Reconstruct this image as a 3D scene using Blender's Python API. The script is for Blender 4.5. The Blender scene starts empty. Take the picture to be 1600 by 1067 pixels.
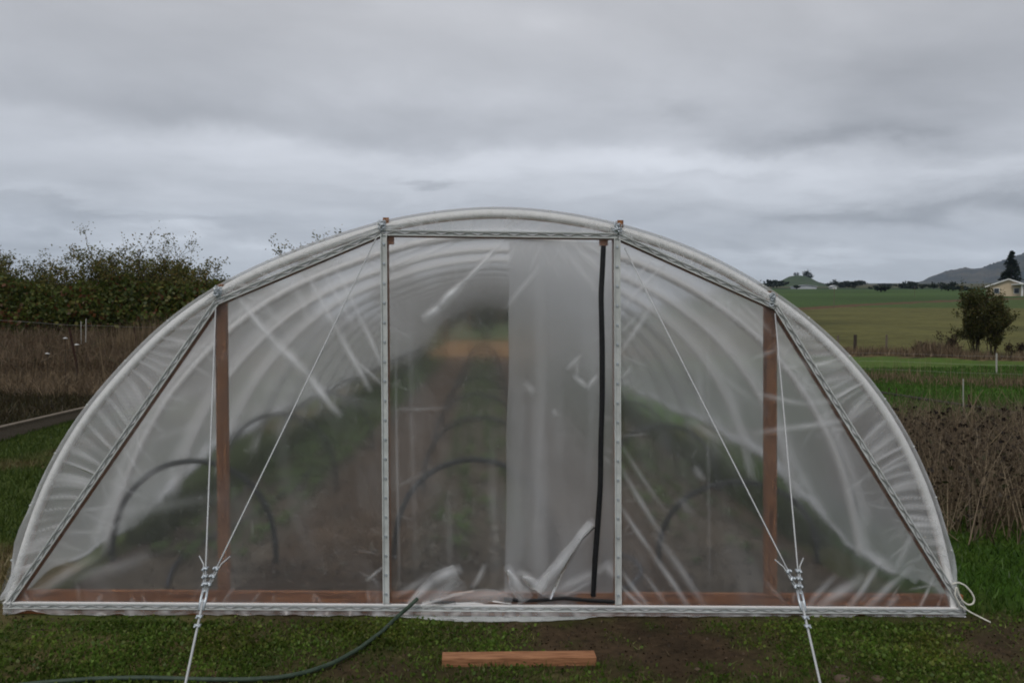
import bpy, math, random
import numpy as np
from mathutils import Vector, Matrix, noise as mn

random.seed(7); RNG = np.random.default_rng(7)
sc = bpy.context.scene
col = sc.collection
R = math.radians

# ------------------------------------------------------------------ camera
F = 1300.0; W, H = 1600.0, 1067.0
CAMZ = 1.90
D = 5.30                       # front plane of the hoop house
cd = bpy.data.cameras.new('camera'); cam = bpy.data.objects.new('camera', cd); col.objects.link(cam)
cd.lens = F / W * 36.0; cd.sensor_width = 36.0; cd.clip_start = 0.05; cd.clip_end = 20000
rot = Matrix.Rotation(R(-1.9), 3, 'Z') @ Matrix.Rotation(R(90 - 1.48), 3, 'X') @ Matrix.Rotation(R(0.8), 3, 'Z')
cam.location = (0, 0, CAMZ); cam.rotation_euler = rot.to_euler()
sc.camera = cam
CAM = Vector((0, 0, CAMZ))

def ray(px, py):
    return rot @ Vector(((px - W / 2) / F, -(py - H / 2) / F, -1.0))
def P(px, py, Y=D):            # photo pixel -> point on the vertical plane y = Y
    d = ray(px, py); return CAM + d * (Y / d.y)
def G(px, py, z=0.0):          # photo pixel -> point on level ground
    d = ray(px, py); return CAM + d * ((z - CAMZ) / d.z)

def sstep(a, b, x):
    t = min(1, max(0, (x - a) / (b - a))); return t * t * (3 - 2 * t)
def fbm(x, y, s, o=4, seed=0.0):
    return mn.fractal(Vector((x * s + seed, y * s - seed * .7, seed)), 1.0, 2.0, o)

# ------------------------------------------------------------------ materials
def mat(name):
    m = bpy.data.materials.new(name); m.use_nodes = True
    nt = m.node_tree; nt.nodes.clear()
    out = nt.nodes.new('ShaderNodeOutputMaterial')
    return m, nt, out
def N(nt, t, **kw):
    n = nt.nodes.new(t)
    for k, v in kw.items():
        if k in n.inputs.keys(): n.inputs[k].default_value = v
        else: setattr(n, k, v)
    return n
def L(nt, a, b): nt.links.new(a, b)
def ramp(nt, stops):
    n = nt.nodes.new('ShaderNodeValToRGB'); e = n.color_ramp.elements
    while len(e) < len(stops): e.new(0.5)
    for i, (p, c) in enumerate(stops):
        e[i].position = p; e[i].color = (*c, 1)
    return n
def c3(*a): return tuple(a)

def basic(name, c1, c2, scale=8, rough=.7, metal=0., bump=.2, bscale=None, stretch=(1, 1, 1), detail=6, spec=.3, ctr=(.32, .68)):
    m, nt, out = mat(name)
    b = N(nt, 'ShaderNodeBsdfPrincipled', Roughness=rough, Metallic=metal)
    b.inputs['Specular IOR Level'].default_value = spec
    tc = N(nt, 'ShaderNodeTexCoord'); mp = N(nt, 'ShaderNodeMapping', Scale=stretch)
    L(nt, tc.outputs['Object'], mp.inputs['Vector'])
    nz = N(nt, 'ShaderNodeTexNoise', Scale=scale, Detail=detail, Roughness=.62)
    L(nt, mp.outputs[0], nz.inputs['Vector'])
    r = ramp(nt, [(ctr[0], c1), (ctr[1], c2)]); L(nt, nz.outputs['Fac'], r.inputs[0]); L(nt, r.outputs[0], b.inputs['Base Color'])
    if bump:
        n2 = N(nt, 'ShaderNodeTexNoise', Scale=bscale or scale * 3, Detail=4); L(nt, mp.outputs[0], n2.inputs['Vector'])
        bp = N(nt, 'ShaderNodeBump', Strength=bump, Distance=.01); L(nt, n2.outputs['Fac'], bp.inputs['Height'])
        L(nt, bp.outputs[0], b.inputs['Normal'])
    L(nt, b.outputs[0], out.inputs[0]); return m

M = {}
M['wood'] = basic('redwood', c3(.15, .055, .020), c3(.36, .155, .058), 5, .75, bump=.5, stretch=(14, 14, .8), ctr=(.36, .64))
M['wood_h'] = basic('redwood_board', c3(.18, .062, .022), c3(.42, .168, .060), 5, .75, bump=.5, stretch=(.8, 14, 14), ctr=(.36, .64))
M['plank'] = basic('cedar_plank', c3(.20, .082, .035), c3(.45, .215, .105), 7, .7, bump=.6, stretch=(1.0, 16, 16), ctr=(.36, .64))
M['grey_wood'] = basic('weathered_wood', c3(.09, .07, .05), c3(.20, .165, .125), 6, .85, bump=.3, stretch=(2, 8, 8))
M['steel'] = basic('galvanised_steel', c3(.46, .48, .46), c3(.66, .68, .66), 9, .55, 0, bump=.05)
M['wire'] = basic('wiggle_wire', c3(.26, .26, .25), c3(.44, .44, .43), 40, .5, .3, bump=0)
M['cable'] = basic('galvanised_cable', c3(.38, .39, .39), c3(.52, .53, .53), 120, .5, .25, bump=.2)
M['clamp'] = basic('zinc_clamp', c3(.45, .50, .54), c3(.62, .66, .69), 60, .35, .5, bump=.1)
M['pipe'] = basic('white_pipe', c3(.78, .77, .75), c3(.86, .85, .84), 12, .5, bump=.05)
M['black'] = basic('black_zip', c3(.006, .006, .007), c3(.016, .016, .017), 40, .5, bump=.3)
M['poly'] = basic('black_poly_pipe', c3(.008, .011, .011), c3(.018, .022, .024), 20, .55, bump=.1)
M['drip'] = basic('drip_tube', c3(.03, .035, .05), c3(.06, .065, .08), 20, .5, bump=.1)
M['hose'] = basic('green_hose', c3(.024, .042, .026), c3(.050, .075, .050), 25, .55, bump=.15)
M['rope'] = basic('white_rope', c3(.62, .60, .52), c3(.78, .76, .68), 90, .8, bump=.4)
M['rust'] = basic('rusty_steel', c3(.018, .008, .005), c3(.045, .018, .010), 14, .85, bump=.3)
M['fibre'] = basic('fibreglass', c3(.32, .31, .28), c3(.45, .44, .40), 14, .6, bump=.1)
M['yellow'] = basic('yellow_plastic', c3(.55, .22, .02), c3(.7, .30, .03), 14, .5, bump=0)
M['bark'] = basic('bark', c3(.030, .022, .016), c3(.070, .055, .042), 16, .9, bump=.5)
M['twig'] = basic('twig', c3(.025, .018, .013), c3(.055, .042, .03), 16, .9, bump=0)
M['wallpaint'] = basic('cream_siding', c3(.50, .40, .27), c3(.60, .49, .34), .7, .7, bump=.1)
M['white'] = basic('white_trim', c3(.60, .60, .58), c3(.75, .75, .73), .8, .6, bump=0)
M['roof'] = basic('shingles', c3(.05, .045, .04), c3(.11, .10, .09), 2, .9, bump=.2)
M['glass'] = basic('dark_window', c3(.02, .025, .03), c3(.05, .06, .07), 1, .15, bump=0)
M['metalroof'] = basic('pale_roof', c3(.42, .44, .46), c3(.58, .60, .62), .2, .5, bump=0)

def leafmat(name, trans=.35):
    m, nt, out = mat(name)
    a = N(nt, 'ShaderNodeAttribute', attribute_name='Col')
    d = N(nt, 'ShaderNodeBsdfDiffuse'); t = N(nt, 'ShaderNodeBsdfTranslucent')
    g = N(nt, 'ShaderNodeBsdfGlossy', Roughness=.45)
    g.inputs['Color'].default_value = (.5, .5, .5, 1)
    L(nt, a.outputs['Color'], d.inputs['Color']); L(nt, a.outputs['Color'], t.inputs['Color'])
    mx = N(nt, 'ShaderNodeMixShader'); mx.inputs[0].default_value = trans
    L(nt, d.outputs[0], mx.inputs[1]); L(nt, t.outputs[0], mx.inputs[2])
    m2 = N(nt, 'ShaderNodeMixShader'); m2.inputs[0].default_value = .025
    L(nt, mx.outputs[0], m2.inputs[1]); L(nt, g.outputs[0], m2.inputs[2])
    L(nt, m2.outputs[0], out.inputs[0]); return m
M['leaf'] = leafmat('leaf'); M['grass'] = leafmat('grass_blade', .25)

def film(name, base, milk, transp, rough, ior, diff=.5, blur=True, graze=0.0, gloss=1.0, tcol=.95):
    m, nt, out = mat(name)
    at = N(nt, 'ShaderNodeAttribute', attribute_name='milk')
    tc = N(nt, 'ShaderNodeTexCoord')
    nz = N(nt, 'ShaderNodeTexNoise', Scale=1.7, Detail=5, Roughness=.6); L(nt, tc.outputs['Object'], nz.inputs['Vector'])
    ns = N(nt, 'ShaderNodeTexNoise', Scale=55, Detail=3, Roughness=.7); L(nt, tc.outputs['Object'], ns.inputs['Vector'])
    sp = N(nt, 'ShaderNodeMapRange'); sp.inputs[1].default_value = .61; sp.inputs[2].default_value = .72; sp.inputs[3].default_value = 0; sp.inputs[4].default_value = .16
    L(nt, ns.outputs['Fac'], sp.inputs[0])
    bump = N(nt, 'ShaderNodeBump', Strength=.25, Distance=.02)
    nb = N(nt, 'ShaderNodeTexNoise', Scale=9, Detail=3); L(nt, tc.outputs['Object'], nb.inputs['Vector'])
    L(nt, nb.outputs['Fac'], bump.inputs['Height'])
    tr = N(nt, 'ShaderNodeBsdfTransparent'); tr.inputs[0].default_value = (.97, .975, .975, 1)
    clear = tr
    if blur:
        rf = N(nt, 'ShaderNodeBsdfRefraction', Roughness=rough, IOR=ior); rf.inputs['Color'].default_value = (1, 1, 1, 1)
        rf.distribution = 'GGX'
        mc = N(nt, 'ShaderNodeMixShader'); mc.inputs[0].default_value = transp
        L(nt, rf.outputs[0], mc.inputs[1]); L(nt, tr.outputs[0], mc.inputs[2]); clear = mc
    df = N(nt, 'ShaderNodeBsdfDiffuse'); df.inputs[0].default_value = (.93, .935, .945, 1)
    tl = N(nt, 'ShaderNodeBsdfTranslucent'); tl.inputs[0].default_value = (tcol, tcol * 1.004, tcol * 1.01, 1)
    L(nt, bump.outputs[0], df.inputs['Normal'])
    ms = N(nt, 'ShaderNodeMixShader'); ms.inputs[0].default_value = 1 - diff
    L(nt, df.outputs[0], ms.inputs[1]); L(nt, tl.outputs[0], ms.inputs[2])
    # scattering share: base + creased / doubled film + specks of dust
    f1 = N(nt, 'ShaderNodeMath', operation='MULTIPLY_ADD'); f1.inputs[1].default_value = milk; f1.inputs[2].default_value = base
    L(nt, at.outputs['Fac'], f1.inputs[0])
    f2 = N(nt, 'ShaderNodeMath', operation='ADD'); L(nt, f1.outputs[0], f2.inputs[0]); L(nt, sp.outputs[0], f2.inputs[1])
    f3 = N(nt, 'ShaderNodeMath', operation='MULTIPLY_ADD'); f3.inputs[1].default_value = .10
    L(nt, nz.outputs['Fac'], f3.inputs[0]); L(nt, f2.outputs[0], f3.inputs[2])
    f4 = N(nt, 'ShaderNodeMath', operation='SUBTRACT', use_clamp=True); f4.inputs[1].default_value = .05; L(nt, f3.outputs[0], f4.inputs[0])
    fac = f4
    if graze:
        lw = N(nt, 'ShaderNodeLayerWeight', Blend=.5)
        g1 = N(nt, 'ShaderNodeMath', operation='MULTIPLY_ADD', use_clamp=True); g1.inputs[1].default_value = graze
        L(nt, lw.outputs['Facing'], g1.inputs[0]); L(nt, f4.outputs[0], g1.inputs[2]); fac = g1
    mx = N(nt, 'ShaderNodeMixShader'); L(nt, fac.outputs[0], mx.inputs[0])
    L(nt, clear.outputs[0], mx.inputs[1]); L(nt, ms.outputs[0], mx.inputs[2])
    gl = N(nt, 'ShaderNodeBsdfGlossy', Roughness=.22); gl.inputs[0].default_value = (1, 1, 1, 1)
    L(nt, bump.outputs[0], gl.inputs['Normal'])
    fr = N(nt, 'ShaderNodeFresnel', IOR=1.3)
    fg = N(nt, 'ShaderNodeMath', operation='MULTIPLY'); fg.inputs[1].default_value = gloss; L(nt, fr.outputs[0], fg.inputs[0])
    mg = N(nt, 'ShaderNodeMixShader'); L(nt, fg.outputs[0], mg.inputs[0])
    L(nt, mx.outputs[0], mg.inputs[1]); L(nt, gl.outputs[0], mg.inputs[2])
    L(nt, mg.outputs[0], out.inputs[0]); return m
M['film_front'] = film('end_wall_film', .062, .92, .16, .5, 1.034, .66)
M['film_band'] = film('wrapped_film', .055, .90, .9, .5, 1.03, .66, blur=False)
M['film_roof'] = film('roof_film', .33, .35, 1, .5, 1.03, .40, blur=False, graze=.22, gloss=.36, tcol=.86)
M['film_skirt'] = film('skirt_film', .62, .35, 1, .5, 1.03, .6, blur=False)
M['film_hang'] = film('hanging_film', .22, .55, 1, .5, 1.03, .5, blur=False)
M['film_flap'] = film('loose_flap_film', .10, .85, 1, .5, 1.03, .6, blur=False)

# ------------------------------------------------------------------ object helpers
def tag(o, label=None, cat=None, group=None, kind=None):
    if label: o['label'] = label
    if cat: o['category'] = cat
    if group: o['group'] = group
    if kind: o['kind'] = kind
    return o
def thing(name, loc, label, cat, group=None):
    o = bpy.data.objects.new(name, None); col.objects.link(o); o.location = loc
    o.empty_display_size = .2
    return tag(o, label, cat, group)
def copy_tree(o, parent=None):
    c = o.copy(); col.objects.link(c)
    if parent is not None: c.parent = parent
    for ch in list(o.children): copy_tree(ch, c)
    return c

class MB:
    def __init__(s): s.v = []; s.f = []; s.c = []; s.m = []
    def add(s, vs, fs, c=None, m=None):
        b = len(s.v); s.v.extend(tuple(q) for q in vs); s.f.extend([tuple(i + b for i in f) for f in fs])
        if c is not None: s.c.extend([c] * len(vs))
        if m is not None: s.m.extend(m if hasattr(m, '__len__') else [m] * len(vs))
    def box(s, ctr, size, rotm=None, bev=0):
        x, y, z = [q / 2 for q in size]
        vs = [Vector((a * x, b * y, c * z)) for a in (-1, 1) for b in (-1, 1) for c in (-1, 1)]
        if rotm is not None: vs = [rotm @ q for q in vs]
        s.add([q + Vector(ctr) for q in vs], [(0, 1, 3, 2), (4, 6, 7, 5), (0, 4, 5, 1), (2, 3, 7, 6), (0, 2, 6, 4), (1, 5, 7, 3)])
    def beam(s, a, b, w, d, depth=Vector((0, 1, 0))):   # w across in the plane, d along depth
        a = Vector(a); b = Vector(b); t = (b - a); ln = t.length; t.normalize()
        n = depth.cross(t).normalized(); dd = t.cross(n).normalized()
        m3 = Matrix((n, dd, t)).transposed()
        s.box((a + b) / 2, (w, d, ln), m3)
    def tube(s, pts, r, n=8, c=None, cap=True):
        pts = [Vector(p) for p in pts]; rs = r if hasattr(r, '__len__') else [r] * len(pts)
        t0 = (pts[1] - pts[0]).normalized(); u = t0.orthogonal().normalized(); vs = []; fs = []
        for i, p in enumerate(pts):
            t = ((pts[min(i + 1, len(pts) - 1)] - pts[max(i - 1, 0)])).normalized()
            u = (u - t * u.dot(t)).normalized(); w = t.cross(u)
            for k in range(n):
                a = 2 * math.pi * k / n; vs.append(p + (u * math.cos(a) + w * math.sin(a)) * rs[i])
        for i in range(len(pts) - 1):
            for k in range(n):
                k2 = (k + 1) % n; fs.append((i * n + k, i * n + k2, (i + 1) * n + k2, (i + 1) * n + k))
        if cap:
            fs.append(tuple(range(n - 1, -1, -1))); fs.append(tuple((len(pts) - 1) * n + k for k in range(n)))
        s.add(vs, fs, c)
    def build(s, name, m, parent=None, smooth=False, bevel=0, origin=None, dat=None):
        me = bpy.data.meshes.new(name)
        og = Vector(origin) if origin is not None else Vector((0, 0, 0))
        me.from_pydata([tuple(Vector(q) - og) for q in s.v], [], s.f)
        me.validate()
        if s.c:
            a = me.color_attributes.new('Col', 'FLOAT_COLOR', 'POINT')
            arr = np.ones((len(s.v), 4), np.float32); arr[:, :3] = s.c; a.data.foreach_set('color', arr.ravel())
        if s.m:
            a = me.attributes.new('milk', 'FLOAT', 'POINT'); a.data.foreach_set('value', np.array(s.m, np.float32))
        if smooth: me.polygons.foreach_set('use_smooth', [True] * len(me.polygons))
        me.materials.append(m)
        o = bpy.data.objects.new(name, me); col.objects.link(o)
        if parent is not None: o.parent = parent
        o.location = og
        if bevel:
            bv = o.modifiers.new('bevel', 'BEVEL'); bv.width = bevel; bv.segments = 2; bv.limit_method = 'ANGLE'
        return o
def npmesh(name, v, nper, m, cols, parent=None, origin=(0, 0, 0)):
    """v: (n*nper,3) array of separate polygons of nper corners; cols per polygon"""
    v = np.asarray(v, np.float32); n = len(v) // nper
    v = v - np.array(origin, np.float32)
    me = bpy.data.meshes.new(name); me.vertices.add(len(v)); me.loops.add(len(v)); me.polygons.add(n)
    me.vertices.foreach_set('co', v.ravel()); me.loops.foreach_set('vertex_index', np.arange(len(v), dtype=np.int32))
    me.polygons.foreach_set('loop_start', np.arange(0, len(v), nper, dtype=np.int32))
    me.polygons.foreach_set('loop_total', np.full(n, nper, np.int32))
    me.update(calc_edges=True)
    a = me.color_attributes.new('Col', 'FLOAT_COLOR', 'POINT')
    arr = np.ones((len(v), 4), np.float32); arr[:, :3] = np.repeat(np.asarray(cols, np.float32), nper, axis=0)
    a.data.foreach_set('color', arr.ravel()); me.materials.append(m)
    o = bpy.data.objects.new(name, me); col.objects.link(o)
    if parent is not None: o.parent = parent
    o.location = origin
    return o
def leaves(ctr, size, rng, up=.3, aspect=.55):
    """leaf shaped quads (rhombus) at the given centres"""
    n = len(ctr); a = rng.normal(size=(n, 3)); a /= np.linalg.norm(a, axis=1, keepdims=True)
    b = rng.normal(size=(n, 3)); b[:, 2] += up
    b -= a * (a * b).sum(1, keepdims=True); b /= np.linalg.norm(b, axis=1, keepdims=True) + 1e-9
    s = (size * rng.uniform(.6, 1.3, n))[:, None]
    q = np.stack([ctr - a * s * .5, ctr + b * s * aspect * .5, ctr + a * s * .5, ctr - b * s * aspect * .5], 1)
    return q.reshape(-1, 3)
def blades(base, h, w, lean, rng, hvar=.4, bend=None):
    """triangular blades"""
    n = len(base); ang = rng.uniform(0, 2 * np.pi, n)
    d = np.stack([np.cos(ang), np.sin(ang), np.zeros(n)], 1)
    hh = h * (1 + rng.uniform(-hvar, hvar, n))
    la = rng.uniform(0, 2 * np.pi, n); lm = np.abs(rng.normal(0, lean, n)) * hh
    tip = base + np.stack([np.cos(la) * lm, np.sin(la) * lm, hh], 1)
    ww = (w * rng.uniform(.6, 1.3, n))[:, None]
    return np.stack([base - d * ww, base + d * ww, tip], 1).reshape(-1, 3)

# ------------------------------------------------------------------ terrain
def height(x, y):
    r = math.hypot(x, y); z = 0.0
    if y > 5:
        a = x / y
        q = r - 25
        sp = (math.log1p(math.exp(q / 4)) * 4) if q < 80 else q
        z += .0465 * sp * sstep(.10, .34, a)
        z += .95 * sstep(22, 31, y) * sstep(-4.2, -7.5, x)
    if r > 4: z += .012 * fbm(x, y, .6, 3, 3.1)
    if r > 9 and abs(x) > 3.6: z += .05 * fbm(x, y, .25, 3, 8.1) * sstep(9, 16, r)
    return z
def inside(x, y): return (-3.0 < x < 3.02) and y > D + .03 and y < 42.5
def green(x, y):
    """share of low green cover near the house"""
    n = .68 + .60 * fbm(x, y, 1.1, 4, 1.7) + .35 * fbm(x, y, 5.0, 3, 5.2)
    n -= .66 * math.exp(-(((x - .35) / .95) ** 2 + ((y - 4.62) / .55) ** 2))
    n -= .48 * math.exp(-(((x - 1.2) / .5) ** 2 + ((y - 4.75) / .30) ** 2))
    n -= .6 * math.exp(-(((x - 3.6) / .7) ** 2 + ((y - 4.4) / .5) ** 2))
    n -= .45 * math.exp(-(((x - 2.3) / .5) ** 2 + ((y - 4.05) / .22) ** 2))
    return min(1, max(0, n))
SOIL = np.array((.052, .036, .022)); MOSS = np.array((.046, .072, .013)); MOSS2 = np.array((.066, .084, .022))
TAN = np.array((.150, .112, .060)); DKS = np.array((.030, .023, .014))
PAST = np.array((.102, .100, .034)); GRN = np.array((.048, .086, .024)); BRG = np.array((.050, .120, .013))
def lerp(a, b, t): return a * (1 - t) + b * t
BX = (-2.22, -.06, 2.04)      # bed centres inside
EDGE0, EDGE1 = G(0, 668, .2), G(112, 642, .2)
EDGE0.z = EDGE1.z = 0
def lawn(x, y, off=0.0):
    d = (EDGE1 - EDGE0).normalized(); return (x - EDGE0.x) * d.y - (y - EDGE0.y) * d.x > off
def gcol(x, y):
    r = math.hypot(x, y); nz = fbm(x, y, .8, 4, 2.2); nf = fbm(x, y, 3.5, 3, 9.3)
    if y < 2 or r < 3: return lerp(SOIL, MOSS, .6)
    if inside(x, y):
        c = np.array((.078, .054, .037)) * (1 + .25 * nz + .2 * nf)
        d = min(abs(x - b) for b in BX)
        bed = 1 - sstep(.46, .62, d)
        c = lerp(c, np.array((.105, .088, .070)) * (1 + .3 * nf), bed)
        if x < -2.85: c = lerp(c, MOSS, .6)
        if x > 2.7: c = lerp(c, MOSS, .6)
        return c
    a = x / y
    if a < -.30 or x < -3.0:                       # left yard
        if lawn(x, y):
            c = lerp(MOSS, MOSS2, .5 + .5 * nz)
            c = lerp(c, TAN * .75, sstep(.15, .65, fbm(x, y, .45, 4, 6.6) + .25 * nf + .25 * sstep(9, 14, y)))
            return c
        c = lerp(DKS, np.array((.036, .034, .013)), sstep(-.3, .4, nz))
        return lerp(c, TAN * .6, sstep(19, 23, y) * sstep(-.3, .5, nf))
    if 42.5 < y < 80 and a < .2:
        k = sstep(11, 7, abs(x) + 2 * nz) * sstep(80, 72, y + 3 * nf)
        return lerp(lerp(GRN, PAST, .5 + .4 * nz), np.array((.22, .125, .055)) * (1 + .3 * nf), k)
    if a < .12 and x < 3.02:
        if y >= 80: return GRN
        g = green(x, y)
        return lerp(SOIL * (1 + .35 * nf), lerp(MOSS, MOSS2, .5 + .5 * nz), .75 * g)
    if y < 5.35:
        g = green(x, y)
        return lerp(SOIL * (1 + .35 * nf), lerp(MOSS, MOSS2, .5 + .5 * nz), .75 * g)
    # right side, bands across the view
    rr = r * (1 + .012 * nz)
    if rr < 12:   c = lerp(MOSS, BRG * .6, sstep(-.2, .4, nz))
    elif rr < 16: c = lerp(MOSS2, TAN * .45, sstep(-.2, .3, nf))
    elif rr < 21.5: c = lerp(BRG, GRN, .5 + .5 * nz)
    elif rr < 23.2: c = lerp(np.array((.045, .044, .02)), BRG, sstep(.1, .5, nz))
    elif rr < 27: c = BRG * (1 + .2 * nf)
    elif rr < 29.2: c = lerp(TAN * .8, DKS, sstep(-.1, .5, nf))
    elif rr < 37.5: c = lerp(np.array((.064, .118, .022)), PAST, .15 + .3 * nf)
    elif rr < 40.5: c = lerp(TAN * .9, DKS, sstep(-.2, .4, nf))
    elif rr < 100:
        c = PAST * (1 + .2 * fbm(x, y, .12, 3, 4.) + .15 * fbm(x, y, .5, 3, 1.))
        c = lerp(c, np.array((.062, .064, .022)), sstep(.0, .5, fbm(x, y * 2, .03, 4, 7.)))
    else:
        track = 103 + max(0, (a - .38)) * 270
        if abs(rr - track) < 3.5 + .02 * track: c = np.array((.10, .062, .036))
        elif rr < track: c = PAST if rr < 112 else lerp(GRN, PAST, .2)
        elif rr < 420: c = GRN * (1 + .25 * fbm(x, y, .02, 3, 4.))
        elif rr < 520: c = np.array((.022, .045, .022))
        else: c = lerp(np.array((.060, .072, .035)), np.array((.085, .075, .045)), sstep(-.3, .3, fbm(x * .3, y * 2, .004, 3, 2.)))
    return c

def terrain():
    ang = np.concatenate([np.arange(-46, 46.01, .36), np.arange(51, 314, 5.0)])
    ang = np.radians(ang)
    rs = [1.2]
    while rs[-1] < 4400: rs.append(rs[-1] * (1.0125 if rs[-1] < 130 else 1.03))
    na = len(ang); v = [(0, 0, height(0, 0))]; cs = [tuple(lerp(SOIL, MOSS, .6))]
    for r in rs:
        for a in ang:
            x = r * math.sin(a); y = r * math.cos(a)
            v.append((x, y, height(x, y))); cs.append(tuple(np.maximum(gcol(x, y), .004)))
    f = [(0, 1 + (k + 1) % na, 1 + k) for k in range(na)]
    for i in range(len(rs) - 1):
        for k in range(na):
            k2 = (k + 1) % na; f.append((1 + i * na + k, 1 + i * na + k2, 1 + (i + 1) * na + k2, 1 + (i + 1) * na + k))
    b = MB(); b.v = v; b.f = f; b.c = cs
    m, nt, out = mat('earth_and_turf')
    at = N(nt, 'ShaderNodeAttribute', attribute_name='Col'); tc = N(nt, 'ShaderNodeTexCoord')
    n1 = N(nt, 'ShaderNodeTexNoise', Scale=14, Detail=8, Roughness=.7); L(nt, tc.outputs['Object'], n1.inputs['Vector'])
    n2 = N(nt, 'ShaderNodeTexNoise', Scale=1.3, Detail=6, Roughness=.65); L(nt, tc.outputs['Object'], n2.inputs['Vector'])
    r1 = ramp(nt, [(.25, (.45, .45, .45)), (.75, (1.55, 1.5, 1.4))]); L(nt, n1.outputs['Fac'], r1.inputs[0])
    r2 = ramp(nt, [(.3, (.75, .75, .75)), (.7, (1.25, 1.25, 1.22))]); L(nt, n2.outputs['Fac'], r2.inputs[0])
    m1 = N(nt, 'ShaderNodeMix', data_type='RGBA', blend_type='MULTIPLY'); m1.inputs[0].default_value = 1
    m2 = N(nt, 'ShaderNodeMix', data_type='RGBA', blend_type='MULTIPLY'); m2.inputs[0].default_value = 1
    L(nt, at.outputs['Color'], m1.inputs[6]); L(nt, r1.outputs[0], m1.inputs[7])
    L(nt, m1.outputs[2], m2.inputs[6]); L(nt, r2.outputs[0], m2.inputs[7])
    bs = N(nt, 'ShaderNodeBsdfPrincipled', Roughness=.95); bs.inputs['Specular IOR Level'].default_value = .1
    L(nt, m2.outputs[2], bs.inputs['Base Color'])
    bp = N(nt, 'ShaderNodeBump', Strength=.7, Distance=.03); L(nt, n1.outputs['Fac'], bp.inputs['Height']); L(nt, bp.outputs[0], bs.inputs['Normal'])
    L(nt, bs.outputs[0], out.inputs[0])
    o = b.build('ground', m, smooth=True); tag(o, 'flat farm ground of turf, bare soil and fields', kind='structure')
terrain()

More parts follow.
